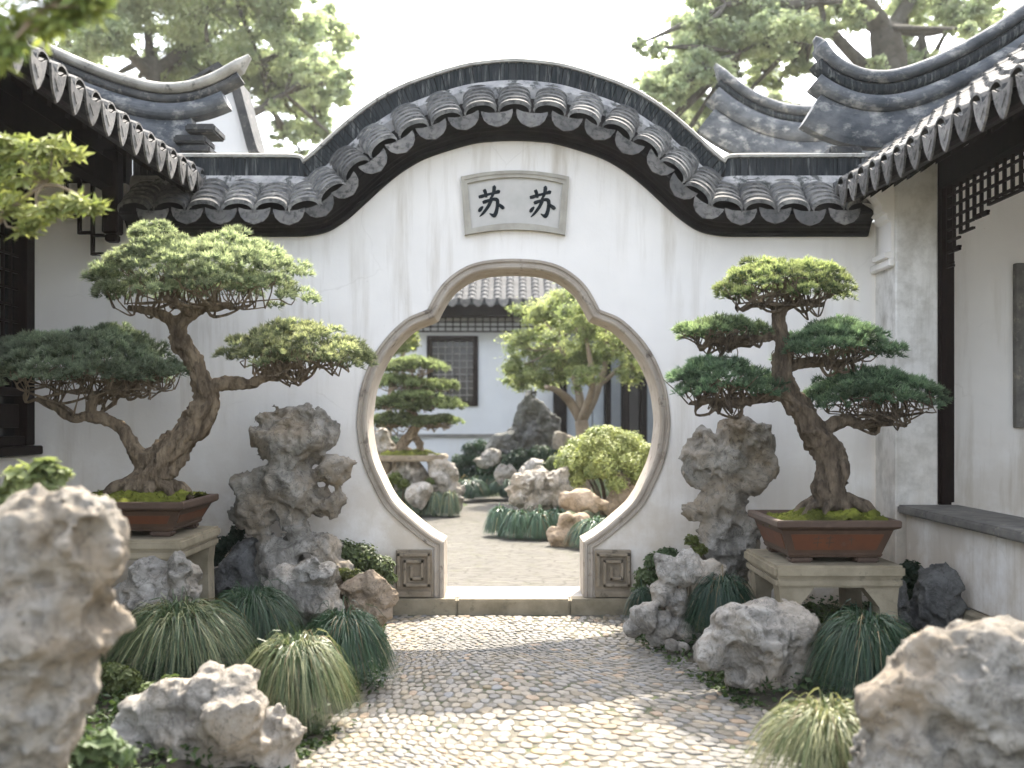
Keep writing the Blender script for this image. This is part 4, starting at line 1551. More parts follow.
for a, b in ((553, 566), (604, 610), (622, 628), (640, 646), (661, 668)):
    MB().add(*bev_box(q(a, 0).x, q(b, 0).x, DB - .25, DB - .02, .1, q(0, 316).z, .02)).build("post", M['wood_sh'], pav)
for k, (a, b) in enumerate(((567, 580), (581, 592), (593, 604), (611, 621), (629, 639), (647, 660))):
    MB().add(*bev_box(q(a, 0).x, q(b, 0).x, DB + .02, DB + .06, .1, q(0, 318).z, .01)).build("screen_panel", M['panel_far' if k != 4 else 'glass'], pav)
MB().add(*bev_box(q(550, 0).x, q(700, 0).x, DB + .35, DB + .4, .1, zt, 0)).build("back_panel", M['wood_sh'], pav)
# its roof
z_e = q(0, 300, 23.2).z
rf = MB()
xa, xb = q(330, 0).x, q(720, 0).x
V, Fc = prism([(23.2, z_e), (25.4, z_e + 1.35), (27.6, z_e), (27.6, z_e - .1), (25.4, z_e + 1.2), (23.2, z_e - .1)], lambda u, v, w: (w, u, v), xa, xb)
rf.add(V, Fc)
rf = rf.build("roof", M['tile_far'], pav)
aa = np.linspace(0, math.pi, 7)
cm = MB()
for k in range(14):
    y_a, y_b = k * .165 - .05, k * .165 + .15
    rows = [np.stack([np.cos(aa) * r, np.full(7, y), y * .6136 + np.sin(aa) * r * .8 + e], -1) for y, r, e in ((y_a, .085, .012), (y_a, .065, .0), (y_b, .072, -.004))]
    i = np.arange(6)
    cm.add(np.concatenate(rows), [np.stack([i, i + 1, 7 + i + 1, 7 + i], 1), np.stack([14 + i, 14 + i + 1, i + 1, i], 1)])
cm = cm.mesh("cover_tile_row")
dmb = MB().add(*prism([(u_ * 1.05, v_) for u_, v_ in drip_outline(.11, .04, -.15, .03)], lambda u, v, w: (u, w, v), -.07, -.05)).mesh("drip_tile")
cm.materials.append(M['tile_far'])
dmb.materials.append(M['tile_edge'])
for x in np.arange(xa + 1.5, xb - 1.2, .27):
    for nm, me_, dx_ in (("cover_tile_row", cm, 0), ("drip_tile", dmb, .135)):
        o = bpy.data.objects.new(nm, me_)
        C.objects.link(o)
        o.parent = rf
        o.location = Vector((x + dx_, 23.2, z_e)) - LOC[rf.name]
MB().add(*bev_box(xa, xb, 25.25, 25.55, z_e + 1.3, z_e + 1.75, .03)).build("roof_ridge", M['ridge_side'], rf)
# ------------------------------------------------------------------ potted pines and their stands
def clay_pot(root, x0, x1, y0, y1, zb, zt, mirror=1, writing=False):
    """oblong flared pot: lip, tapering walls with sunk panels, cloud feet"""
    def ring(e, z):
        return [(x0 - e, y0 - e, z), (x1 + e, y0 - e, z), (x1 + e, y1 + e, z), (x0 - e, y1 + e, z)]
    H = zt - zb
    prof = [(-.085, zb + .035), (-.075, zb + .052), (-.080, zb + .056), (-.028, zt - .062), (-.020, zt - .056), (.004, zt - .046), (.010, zt - .036), (.010, zt - .008), (.004, zt), (-.024, zt), (-.030, zt - .012), (-.04, zt - .05)]
    mb = MB()
    V, Fc = [], []
    for e, z in prof:
        V += ring(e, z)
    for k in range(len(prof) - 1):
        Fc += [[4 * k + i, 4 * k + (i + 1) % 4, 4 * k + 4 + (i + 1) % 4, 4 * k + 4 + i] for i in range(4)]
    Fc += [[3, 2, 1, 0], [4 * len(prof) - 4 + i for i in range(4)]]
    pot = mb.add(V, Fc).build("pot", M['pot'], root)
    # russet panels following the batter of the walls
    za, zc = zb + .080, zt - .085
    ea = -.080 + (za - zb - .056) / (H - .118) * .052
    ec = -.080 + (zc - zb - .056) / (H - .118) * .052
    pm = MB()
    g_, th = .065, .004
    xa0, xa1, xc0, xc1 = x0 - ea + g_ - .02, x1 + ea - g_ + .02, x0 - ec + g_ - .02, x1 + ec - g_ + .02
    ya, yc = y0 - ea, y0 - ec
    V = [(xa0, ya - th, za), (xa1, ya - th, za), (xc1, yc - th, zc), (xc0, yc - th, zc), (xa0, ya + th, za), (xa1, ya + th, za), (xc1, yc + th, zc), (xc0, yc + th, zc)]
    BX = [[0, 1, 2, 3], [7, 6, 5, 4], [0, 4, 5, 1], [1, 5, 6, 2], [2, 6, 7, 3], [3, 7, 4, 0]]
    pm.add(V, BX)
    for s in (-1, 1):
        X = lambda e: (x1 + e) if s > 0 else (x0 - e)
        V = [(X(ea) + s * th, y0 - ea + g_ - .02, za), (X(ea) + s * th, y1 + ea - g_ + .02, za), (X(ec) + s * th, y1 + ec - g_ + .02, zc), (X(ec) + s * th, y0 - ec + g_ - .02, zc)]
        V += [(v[0] - s * 2 * th, v[1], v[2]) for v in V]
        pm.add(V, BX if s > 0 else [f[::-1] for f in BX])
    pm.build("pot_panel", M['pot_panel'], pot)
    if writing:                                  # faint brushed marks on the front panel
        wm = MB()
        cx = x0 + (x1 - x0) * .50
        f = lambda u, v: (cx + u, y0 - (ea + (ec - ea) * (v - za) / (zc - za)) - th - .0012, v)
        zm = (za + zc) / 2
        for pts in ([(-.14, zm + .02), (-.08, zm + .026)], [(-.11, zm + .04), (-.115, zm - .03)], [(-.14, zm - .005), (-.085, zm)], [(-.06, zm + .025), (-.02, zm + .028)], [(-.04, zm + .04), (-.045, zm - .035)], [(-.065, zm - .005), (-.015, zm)],
                    [(.07, zm + .015), (.11, zm + .018)], [(.085, zm + .03), (.088, zm - .02)]):
            (a, b), (c, d) = pts
            L = math.hypot(c - a, d - b)
            nx, nz = -(d - b) / L * .0035, (c - a) / L * .0035
            V = [f(a + nx, b + nz), f(a - nx, b - nz), f(c - nx * .6, d - nz * .6), f(c + nx * .6, d + nz * .6)]
            wm.add(V, [[0, 1, 2, 3]])
        wm.build("brushed_marks", M['pot'], pot)
    for fx0, fx1 in ((x0 + .09, x0 + .23), (x1 - .23, x1 - .09)):
        for fy0, fy1 in ((y0 + .09, y0 + .19), (y1 - .19, y1 - .09)):
            MB().add(*bev_box(fx0, fx1, fy0, fy1, zb, zb + .040, .012, 2)).build("foot", M['pot'], pot)
    return pot


def moss_geo(x0, x1, y0, y1, z, h, cx, cy, seed):
    n = 60
    X, Y = np.meshgrid(np.linspace(x0, x1, n), np.linspace(y0, y1, n), indexing='ij')
    u, v = (X - cx) / (x1 - x0) * 2, (Y - cy) / (y1 - y0) * 2
    q = np.stack([X, Y, np.zeros_like(X)], -1)
    Z = z - .02 + h * np.clip(1 - .8 * (np.abs(u) ** 2.2 + np.abs(v) ** 2.2), -.1, 1) + .028 * vnoise(q, 13, seed) + .014 * vnoise(q, 34, seed + 1)
    V = np.stack([X, Y, Z], -1).reshape(-1, 3)
    i, j = np.meshgrid(np.arange(n - 1), np.arange(n - 1), indexing='ij')
    Fq = np.stack([i * n + j, (i + 1) * n + j, (i + 1) * n + j + 1, i * n + j + 1], -1).reshape(-1, 4)
    m = np.clip(.5 + vnoise(q, 7, seed + 2).reshape(-1) * .9, 0, 1)[:, None]
    col = np.array([.055, .060, .012]) * (1 - m) + np.array([.16, .17, .03]) * m
    mb = MB().add(V, [Fq], col)
    rs = np.random.RandomState(seed + 9)               # fuzz of moss shoots
    k = rs.choice(len(V), 1500)
    p = V[k] + rs.normal(size=(1500, 3)) * np.array([.008, .008, .002])
    needles(mb, p, np.tile([0, 0, 1.0], (1500, 1)), rs, 5, (.008, .022), .005, (.07, .085, .015), (.19, .21, .045), .8, rs.uniform(.6, 1.2, 1500))
    return mb


def bonsai(name, label, D, px_trunk, branches, pads, pot, base_c, tip_c, bark, seed, group=None, moss=True, needle_w=.0045, dens=1.0, cl=.064, ln=(.034, .060), twn=13, roots=9, tips=None):
    """pads: column, row of the underside, half width px, height px, depth offset, list of anchors; all at depth D"""
    s = D / F
    bx, bz = P(px_trunk[0][0], px_trunk[0][1], D).x, P(px_trunk[0][0], px_trunk[0][1], D).z
    root = thing(name, label, "bonsai", (bx, D, pot['zt'] if pot else bz), group or "bonsai pines")
    if pot:
        clay_pot(root, pot['x0'], pot['x1'], pot['y0'], pot['y1'], pot['zb'], pot['zt'], writing=pot.get('writing', False))
        if moss:
            moss_geo(pot['x0'] + .035, pot['x1'] - .035, pot['y0'] + .035, pot['y1'] - .035, pot['zt'] - .012, .085, bx, D, seed).build("moss", M['moss'], root, smooth=True, col=True)
    w = lambda q: (P(q[0], q[1], D).x, D + (q[3] if len(q) > 3 else 0), P(q[0], q[1], D).z)
    tm = MB()
    tp = [w(q) for q in px_trunk]
    tr = [q[2] * s for q in px_trunk]
    tm.add(*tube(tp, tr, 40, .010, .40, seed, (13, 5)))
    rs = np.random.RandomState(seed)
    for k in range(3 if roots else 0):                 # strands that twist up the lower trunk
        ph = k * 2.1 + rs.rand()
        pts, rad = [], []
        for i, (p, r) in enumerate(zip(tp[:6], tr[:6])):
            a = ph + i * .55
            pts.append((p[0] + math.cos(a) * r * .85, p[1] - abs(math.sin(a)) * r * .85, p[2]))
            rad.append(r * (.50 - .045 * i))
        tm.add(*tube(pts, rad, 18, .012, .36, seed + 5 + k, (16, 6)))
    for k in range(roots):                            # surface roots gripping the moss
        a = 2 * math.pi * (k + rs.uniform(-.3, .3)) / roots
        r = tr[0]
        reach = r * rs.uniform(2.0, 3.1)
        dirv = np.array([math.cos(a), math.sin(a) * .75, 0])
        b0 = np.array(tp[0])
        top = b0 + np.array([0, 0, r * 1.0]) + dirv * r * .35
        pts = [top, b0 + dirv * r * .95 + np.array([0, 0, r * .62]), b0 + dirv * reach * .75 + np.array([0, 0, .012]), b0 + dirv * reach + np.array([0, 0, -.05])]
        tm.add(*tube(pts, [r * .36, r * .38, r * .30, r * .15], 14, .012, .36, seed + 20 + k, (18, 7)))
    tm.build("trunk", M[bark], root, smooth=True)
    for bl in branches:
        m = MB()
        for b in bl:
            m.add(*tube([w(q) for q in b], [q[2] * s for q in b], 16, .012, .36, seed + 3, (22, 7)))
        m.build("branch", M[bark], root, smooth=True)
    for i, (px, py, hw, hh, dy, anchors) in enumerate(pads):
        c = P(px, py, D)
        rx, ry, h = hw * s, hw * s * .72, hh * s
        f = pad_geo(c.x, D + dy, c.z, rx, ry, h, seed + 31 * i, base_c, (tips or {}).get(i, tip_c), dens, cl, 13, ln, needle_w)
        fo = f.build("foliage_pad", M['needle'], root, col=True)
        t = MB()
        twigs(t, [w(a) for a in anchors], c.x, D + dy, c.z, rx, ry, h, seed + i, twn)
        t.build("twigs", M[bark], fo, smooth=True)
    return root


def stone_stand(label, x0, x1, y0, y1, zt, slab, legs_in=.03, solid=False):
    t = thing("stone_stand", label, "plant stand", ((x0 + x1) / 2, (y0 + y1) / 2, .05), "stone bonsai stands")
    MB().add(*bev_box(x0, x1, y0, y1, zt - slab, zt, .016, 2)).add(*bev_box(x0 + .012, x1 - .012, y0 + .012, y1 - .012, zt - slab - .055, zt - slab - .0005, .012, 2)).build("slab", M['stone_warm'], t)
    zl_ = zt - slab - .056
    for sx in (0, 1):
        for sy in (0, 1):
            lw = .15
            a = x0 + legs_in if sx == 0 else x1 - legs_in - lw
            b = y0 + legs_in if sy == 0 else y1 - legs_in - lw
            m = MB()
            q = 1 if sx == 0 else -1
            prof = [(0, zl_), (lw + .06, zl_), (lw + .02, zl_ - .05), (lw - .035, zl_ - .12), (lw - .045, .16), (lw + .01, .03), (-.015, .03), (.0, .18), (.012, zl_ - .1)]
            ox = a if sx == 0 else a + lw
            V, Fc = prism([(ox + q * u, v) for u, v in (prof if q < 0 else prof[::-1])], lambda u, v, w: (u, w, v), b, b + lw)
            m.add(V, Fc)
            m.build("leg", M['stone_warm'], t)
    return t


# left pine
stone_stand("weathered stone stand under the left bonsai pot", -2.95, -1.97, 6.56, 7.45, .765, .070)
bonsai("bonsai_pine", "large windswept bonsai pine with three broad needle pads in a brown clay pot at left", 7.0,
       [(150, 490, 16), (158, 468, 15.5), (173, 449, 14.5), (191, 430, 13), (203, 414, 12), (207, 397, 10.5), (201, 378, 9.2), (193, 360, 8.5), (183, 345, 8.5), (175, 333, 7.5)],
       [[[(206, 402, 8), (212, 389, 6.5), (232, 383, 5.5), (250, 384, 5), (266, 376, 4.5), (280, 368, 3.5), (300, 366, 2.5)]],
        [[(153, 472, 7), (142, 460, 7), (133, 447, 6.5), (124, 431, 6), (110, 422, 5.5), (92, 416, 5), (72, 418, 4.2), (56, 406, 3.5), (36, 399, 2.5)], [(92, 417, 4.5), (93, 403, 4), (105, 392, 3), (130, 386, 2)]],
        [[(176, 336, 7), (182, 324, 6), (192, 315, 5), (206, 308, 4), (232, 305, 3)], [(178, 332, 5.5), (168, 318, 4.5), (150, 311, 3.5), (128, 308, 2.5)], [(192, 316, 4, 0), (188, 308, 3.5, -.15), (180, 303, 2.5, -.3)]]],
       [(196, 308, 117, 78, 0, [(206, 308, 0, 0), (150, 311, 0, 0), (232, 305, 0, 0), (182, 305, 0, -.25)]),
        (78, 392, 100, 66, 0, [(36, 399, 0), (72, 416, 0), (105, 392, 0), (130, 386, 0)]),
        (152, 388, 34, 36, -.1, [(130, 386, 0), (105, 392, 0)]),
        (299, 373, 72, 52, 0, [(280, 368, 0), (266, 376, 0), (300, 366, 0)])],
       dict(x0=-2.93, x1=-1.985, y0=6.62, y1=7.40, zb=.768, zt=.985), (.095, .145, .095), (.43, .47, .31), 'bark', 101, None, tips={1: (.38, .44, .33), 2: (.37, .43, .32), 3: (.45, .46, .28)})

# right pine
stone_stand("cream stone stand with curved legs under the right bonsai pot", 1.545, 2.315, 6.46, 7.34, .622, .075)
bonsai("bonsai_pine", "dark green bonsai pine with five layered pads in a russet panelled pot at right", 6.9,
       [(836, 508, 14), (829, 488, 13.5), (832, 466, 13), (824, 446, 12), (811, 427, 11.5), (803, 409, 10.5), (790, 396, 9.5), (783, 378, 8.5), (784, 361, 8.5), (783, 344, 7.5), (778, 326, 6.5), (780, 314, 5.5), (786, 305, 4.5)],
       [[[(812, 434, 7), (826, 430, 6), (836, 423, 5.5), (848, 420, 5), (862, 425, 4.2), (880, 421, 3.2), (900, 415, 2.2)]],
        [[(786, 368, 5.5), (800, 364, 4.5), (818, 362, 4), (836, 364, 3.2), (852, 360, 2.2)]],
        [[(792, 399, 6), (776, 395, 5), (760, 398, 4.5), (742, 402, 4), (722, 402, 3), (700, 401, 2.2)]],
        [[(781, 334, 5), (766, 337, 4), (750, 340, 3.4), (732, 342, 2.8), (712, 343, 2)]],
        [[(783, 310, 4.5), (772, 305, 3.5), (756, 304, 2.5)], [(786, 306, 4), (802, 303, 3), (818, 302, 2)]]],
       [(783, 304, 68, 46, 0, [(756, 304, 0), (818, 302, 0), (786, 303, 0)]),
        (722, 342, 46, 29, .05, [(732, 342, 0), (750, 340, 0), (712, 343, 0)]),
        (835, 362, 60, 41, -.05, [(818, 362, 0), (836, 364, 0), (852, 360, 0)]),
        (726, 399, 57, 42, 0, [(742, 402, 0), (722, 402, 0), (700, 401, 0)]),
        (877, 414, 72, 44, 0, [(862, 425, 0), (880, 421, 0), (900, 415, 0)])],
       dict(x0=1.575, x1=2.292, y0=6.50, y1=7.30, zb=.624, zt=.885, writing=True), (.035, .080, .052), (.21, .30, .19), 'bark_dark', 203, None, tips={0: (.36, .40, .19), 1: (.28, .35, .20)})

# ------------------------------------------------------------------ rocks
GRP = None
rock("scholar_rock", "tall pitted grey scholar rock with a pierced waist, left of the gate", 7.95,
     [(294, 446, 26), (313, 432, 18), (279, 440, 20), (334, 472, 15), (326, 500, 13), (247, 487, 15), (258, 512, 18), (292, 490, 22), (296, 512, 18), (300, 535, 12), (278, 556, 19), (322, 545, 14), (304, 572, 26), (270, 575, 18), (335, 575, 16)],
     'rock', 3, .1, holes=[(311, 521, 7), (307, 556, 7), (330, 489, 5)], res=96, scal=60, k=.38, amp=.07, grow=1.15, facet=.4)
rock("scholar_rock", "tall ochre-grey scholar rock with hollow flank, right of the gate", 7.8,
     [(736, 432, 17), (757, 446, 18), (768, 468, 8), (704, 451, 18), (694, 474, 11), (726, 468, 25), (742, 480, 19), (720, 503, 21), (692, 512, 9), (718, 531, 17), (711, 556, 16), (738, 552, 20), (748, 530, 12), (722, 585, 22)],
     'rock', 9, .1, res=96, scal=60, k=.36, amp=.08, grow=1.1, facet=.4)
rock("boulder", "squat pale limestone boulder beside the path, below the right bonsai stand", 5.95,
     [(733, 632, 22), (762, 627, 24), (795, 632, 20), (722, 652, 20), (765, 660, 24), (802, 655, 20), (712, 662, 12), (745, 676, 15), (785, 676, 14), (706, 655, 8)], 'rock_pale', 14, .06, res=72, scal=34, amp=.05)
rock("stacked_rock", "stacked lumpy limestone at the right edge of the path, beside a dark sedge", 7.1,
     [(668, 572, 13), (690, 568, 14), (713, 571, 12), (662, 592, 11), (680, 603, 10), (645, 618, 14), (633, 628, 8), (662, 624, 13), (686, 632, 11), (700, 640, 7)], 'rock_pale', 19, .05, res=72, scal=24, amp=.055, k=.26)
rock("boulder", "big grey limestone boulder filling the bottom right corner, in front of the right parapet", 3.9,
     [(932, 660, 25), (978, 660, 32), (1035, 660, 38), (916, 690, 30), (968, 702, 44), (1025, 712, 58), (882, 708, 20), (908, 748, 34), (892, 782, 34), (985, 770, 52), (1040, 780, 60), (930, 800, 40)], 'rock', 23, .04, res=84, scal=44, amp=.06, facet=.45)
rock("scholar_rock", "huge standing limestone rock at the left edge, in front of the left bonsai pot", 3.3,
     [(82, 528, 38), (35, 545, 52), (94, 562, 28), (40, 610, 56), (70, 622, 30), (20, 680, 60), (66, 690, 26), (28, 740, 46), (-20, 620, 60), (-20, 740, 60), (34, 790, 36), (0, 800, 50)], 'rock', 29, .03, res=90, scal=44, amp=.07, facet=.45, warp=.12, grow=1.0)
rock("boulder", "angular pale boulder in the bottom left bed, in front of the sedges", 4.7,
     [(238, 688, 22), (205, 692, 22), (168, 706, 24), (138, 718, 20), (180, 738, 34), (232, 733, 34), (270, 738, 24), (288, 738, 15), (140, 760, 32), (210, 775, 42), (268, 765, 28)], 'rock_pale', 37, .05, res=84, scal=26, amp=.05, k=.26)
rock("boulder", "whitish knobbly boulder in front of the left bonsai stand", 6.55,
     [(150, 577, 17), (174, 586, 18), (190, 597, 13), (135, 600, 18), (164, 610, 22), (190, 614, 13), (130, 620, 15), (160, 632, 20)], 'rock_pale', 41, .1, res=66, scal=24)
rock("boulder", "grey knobbed boulder at the foot of the tall left scholar rock", 7.3,
     [(284, 583, 14), (308, 580, 16), (328, 576, 13), (300, 600, 18), (325, 600, 16), (335, 612, 11), (290, 610, 14), (350, 622, 7)], 'rock_pale', 47, .1, res=66, scal=24)
rock("boulder", "small tan brown boulder at the left path edge near the threshold", 7.6,
     [(356, 590, 11), (374, 590, 13), (384, 600, 9), (360, 606, 12), (380, 614, 11), (368, 620, 10)], 'rock_warm', 53, .06, res=50, scal=10, amp=.035)
rock("boulder", "dark rock between the left stand and the tall scholar rock", 7.95,
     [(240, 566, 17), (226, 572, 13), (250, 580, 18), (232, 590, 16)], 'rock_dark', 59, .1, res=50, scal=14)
rock("cobble_stone", "small rounded grey stone beside the left bonsai stand leg", 6.45, [(178, 561, 8), (182, 570, 9), (176, 578, 8), (180, 590, 10)], 'rock', 61, .1, res=40, scal=5, amp=.03)
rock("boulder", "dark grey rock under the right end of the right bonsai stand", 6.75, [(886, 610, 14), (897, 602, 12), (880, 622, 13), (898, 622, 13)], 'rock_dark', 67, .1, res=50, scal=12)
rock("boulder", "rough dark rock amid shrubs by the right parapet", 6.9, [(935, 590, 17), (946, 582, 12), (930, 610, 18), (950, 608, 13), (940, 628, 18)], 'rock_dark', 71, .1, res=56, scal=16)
rock("cobble_stone", "small flat stone at the right path edge beside the stacked limestone", 6.9, [(672, 646, 6, 0, 1.3), (684, 648, 5, 0, 1.3)], 'rock', 73, .0, res=30, scal=3, amp=.03)

# inner garden stones
rock("boulder", "grey boulder under the inner bonsai slab, at its left", 16.2, [(410, 472, 13), (402, 477, 10), (418, 480, 10), (396, 486, 9), (412, 492, 10)], 'rock', 83, .12, res=44, scal=14)
rock("stacked_rock", "column of piled stones carrying the right end of the inner bonsai slab", 16.0, [(440, 464, 8), (448, 468, 7), (441, 480, 10), (436, 474, 7), (447, 492, 9), (452, 503, 8), (440, 500, 8)], 'rock_pale', 87, .1, res=50, scal=14, k=.22)
rock("boulder", "low pale stone among sedge tufts under the inner bonsai", 15.6, [(414, 494, 8), (424, 491, 9), (420, 500, 8)], 'rock_pale', 89, .1, res=36, scal=6)
rock("boulder", "pale stone at far left edge of the gate view, beside the inner bonsai", 17.4, [(380, 436, 8), (386, 444, 7), (378, 452, 9)], 'rock_pale', 91, .2, res=36, scal=8)
rock("stacked_rock", "pale pitted rock cluster in the sedge ring beyond the gate", 13.2, [(524, 483, 11), (540, 480, 11), (556, 482, 11), (521, 498, 10), (540, 497, 11), (558, 496, 11), (532, 506, 9), (512, 490, 5)], 'rock_pale', 97, .15, res=64, scal=30, k=.25, amp=.07)
rock("flat_rock", "flat tan rock lying under the round golden shrub", 12.6, [(566, 500, 8), (580, 500, 11), (594, 503, 8), (604, 506, 5)], 'rock_warm', 103, .2, res=40, scal=5, amp=.03)
rock("flat_rock", "rounded tan stone by the inner path, left of a sedge tuft", 12.1, [(566, 521, 8), (580, 522, 8), (557, 538, 9), (568, 537, 10), (575, 530, 8)], 'rock_warm', 107, .1, res=44, scal=6, amp=.03)
rock("stacked_rock", "cream rock pile right of the golden shrub, partly behind the gate frame", 13.4, [(621, 482, 10), (634, 478, 8), (625, 496, 13), (614, 508, 9), (640, 500, 12)], 'rock_warm', 109, .2, res=46, scal=14)
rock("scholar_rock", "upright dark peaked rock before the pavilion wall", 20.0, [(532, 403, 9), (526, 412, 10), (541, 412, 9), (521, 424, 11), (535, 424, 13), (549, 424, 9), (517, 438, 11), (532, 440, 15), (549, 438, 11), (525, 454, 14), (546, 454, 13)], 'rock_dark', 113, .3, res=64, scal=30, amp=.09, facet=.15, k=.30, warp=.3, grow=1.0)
rock("boulder", "mossy grey lump left of the upright dark rock", 19.6, [(499, 441, 7), (506, 439, 7), (494, 449, 7), (504, 449, 8)], 'rock_dark', 127, .3, res=40, scal=12)
rock("boulder", "pale lump in dark shrubs at the left of the inner back bed", 19.2, [(487, 459, 6), (494, 457, 6), (482, 464, 5)], 'rock', 131, .3, res=36, scal=8)
rock("boulder", "grey rounded stone right of the upright dark rock", 19.4, [(562, 442, 8), (569, 444, 7), (565, 452, 9)], 'rock', 137, .3, res=36, scal=8)
rock("boulder", "small pale stone among sedges at the bend of the inner path", 18.2, [(504, 471, 6), (511, 473, 5), (500, 477, 5)], 'rock_pale', 139, .2, res=32, scal=6)
rock("boulder", "pale stone behind the pitted rock cluster, near the golden shrub", 15.5, [(534, 468, 7), (544, 470, 7), (526, 473, 6)], 'rock_pale', 149, .3, res=36, scal=8)

# ------------------------------------------------------------------ sedges
G1 = "sedge clumps edging the path"
place_clump(252, 585, 6.85, 104, 62, 1, "dark sedge clump behind the pale one, below the grey knobbed boulder", G1, 1200, .03, .08)
place_clump(180, 616, 6.0, 150, 82, 2, "wide pale-streaked sedge clump left of the other left sedges", G1, 1500, .30, .08, (.035, .062, .030), (.085, .125, .052))
place_clump(344, 626, 6.0, 104, 78, 3, "dark rounded sedge clump at the left path edge", G1, 1350, .02, .05)
place_clump(296, 646, 5.25, 118, 92, 4, "light green sedge clump nearest the angular boulder", G1, 1400, .40, .05, (.045, .072, .030), (.10, .14, .06), (.30, .31, .17))
place_clump(866, 620, 5.75, 122, 88, 5, "large dark sedge clump beside the squat pale boulder at right", G1, 1500, .02, .05, (.014, .040, .022), (.045, .085, .040))
place_clump(722, 571, 7.0, 78, 72, 6, "dark sedge clump in front of the right scholar rock, beside the stand", G1, 1100, .0, .08, (.012, .034, .022), (.032, .068, .036))
place_clump(642, 572, 7.6, 36, 38, 7, "small dark sedge tuft against the right base of the gate wall", G1, 500, .0, .08, (.012, .034, .02), (.032, .068, .034))
place_clump(826, 708, 4.35, 150, 90, 8, "yellow-green sedge clump at the path edge, beside the big corner boulder", G1, 1200, .45, .04, (.06, .085, .032), (.14, .17, .065), (.36, .36, .19))
G2 = "sedge tufts in the inner garden"
for i, (px, py, w_, dd, lab) in enumerate([(501, 507, 34, 13.1, "leftmost sedge clump of the ring below the pitted rock cluster"), (519, 509, 36, 12.8, "second sedge clump from the left in the ring below the pitted rock cluster"),
                                           (538, 510, 36, 12.75, "third sedge clump in the ring, under the middle of the pitted rock cluster"), (556, 508, 34, 12.9, "rightmost sedge clump of the ring, touching the tan path-side stone")]):
    place_clump(px, py, dd, w_, 31, 11 + i, lab, G2, 520, .03, .1, (.036, .078, .050), (.085, .15, .085), wid=.030)
place_clump(595, 515, 11.9, 54, 32, 13, "sedge clump at the inner path's right edge, beside the tan stone", G2, 620, .05, .1, (.036, .078, .050), (.09, .15, .08), wid=.030)
for i, (px, py, w_, lab) in enumerate([(402, 487, 24, "leftmost of the pale sedge tufts below the inner bonsai"), (419, 489, 26, "second pale sedge tuft below the inner bonsai, counted from the gate's edge"),
                                       (435, 487, 26, "third pale sedge tuft below the inner bonsai, right of the low stone"), (450, 482, 20, "rightmost pale sedge tuft below the inner bonsai")]):
    place_clump(px, py, 16.0 - .1 * i, w_, 27, 21 + i, lab, G2, 480, .15, .1, (.055, .09, .06), (.14, .19, .12), wid=.036)
for i, (px, py, w_, lab) in enumerate([(470, 478, 40, "dark sedge tuft at the far end of the inner path"), (505, 475, 42, "dark sedge tuft right of the small pale stone on the inner path bend"), (486, 470, 34, "dark sedge tuft behind the others at the far inner path")]):
    place_clump(px, py, 18.6 + .3 * i, w_, 22, 31 + i, lab, G2, 480, .0, .15, (.02, .05, .032), (.05, .095, .05), wid=.04)


# ------------------------------------------------------------------ shrubs
def shrub(name, label, D, blobs, n, size, c_lo, c_hi, seed, group=None, stems=0, z0=.08, shell=.6, up=.5, aspect=.55, cat='shrub', mat='leaf'):
    cent = [(P(a, b, D).x, D + (q[0] if q else 0), P(a, b, D).z) for a, b, r, *q in blobs]
    rad = [r * D / F for _, _, r, *q in blobs]
    cx = float(np.mean([c[0] for c in cent]))
    mb = MB()
    leaf_cloud(mb, cent, rad, n, size, seed, c_lo, c_hi, up, shell, aspect)
    if not stems:
        # a few woody stems inside so that it stands on the soil
        stems = 5
    t = thing(name, label, cat, (cx, D, z0), group)
    mb.build("foliage", M[mat], t, col=True)
    rs = np.random.RandomState(seed)
    s = MB()
    for k in range(stems):
        c = np.array(cent[rs.randint(len(cent))])
        b = np.array([cx + rs.normal() * .05, D + rs.normal() * .04, z0 - .03])
        m = (b + c) / 2 + rs.normal(size=3) * .05
        s.add(*tube([b, m, c], [.016, .012, .006], 6, .06, .1, seed + k))
    s.build("stems", M['bark_dark'], t, smooth=True)
    return t


G3 = "low shrubs along the wall foot"
lo, hi = (.030, .055, .022), (.085, .115, .040)
shrub("low_shrub", "bushy green shrub against the wall left of the gate base", 8.15, [(345, 552, 17), (362, 556, 19), (381, 566, 16), (350, 572, 17), (374, 582, 15), (335, 562, 13), (389, 578, 10)], 4200, .038, (.05, .08, .035), (.14, .17, .075), 201, G3)
shrub("low_shrub", "small light green shrub just above the tan boulder", 7.75, [(345, 573, 8), (356, 575, 8), (350, 582, 7)], 500, .04, (.07, .09, .03), (.17, .18, .07), 202, G3)
shrub("low_shrub", "feathery green shrub against the wall right of the gate base", 8.15, [(655, 562, 13), (668, 556, 13), (645, 576, 13), (660, 580, 14), (640, 590, 10), (678, 570, 12)], 3400, .036, (.045, .08, .035), (.12, .16, .07), 203, G3)
shrub("low_shrub", "bright moss-green shrub at the left foot of the right scholar rock", 7.6, [(692, 540, 8), (699, 550, 9), (690, 556, 8)], 700, .035, (.06, .08, .018), (.14, .16, .04), 204, G3)
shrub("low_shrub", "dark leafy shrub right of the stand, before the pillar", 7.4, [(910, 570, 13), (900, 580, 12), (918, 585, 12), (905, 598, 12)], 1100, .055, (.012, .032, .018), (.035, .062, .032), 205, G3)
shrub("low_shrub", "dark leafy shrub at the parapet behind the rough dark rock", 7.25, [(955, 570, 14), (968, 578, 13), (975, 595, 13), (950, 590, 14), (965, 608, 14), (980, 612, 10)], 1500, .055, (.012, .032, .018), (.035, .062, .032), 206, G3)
shrub("low_shrub", "dark evergreen shrub in shade right of the left stand", 8.2, [(222, 545, 12), (235, 540, 12), (238, 530, 8), (215, 558, 12), (246, 552, 10)], 1300, .05, (.010, .026, .016), (.028, .05, .028), 207, G3)
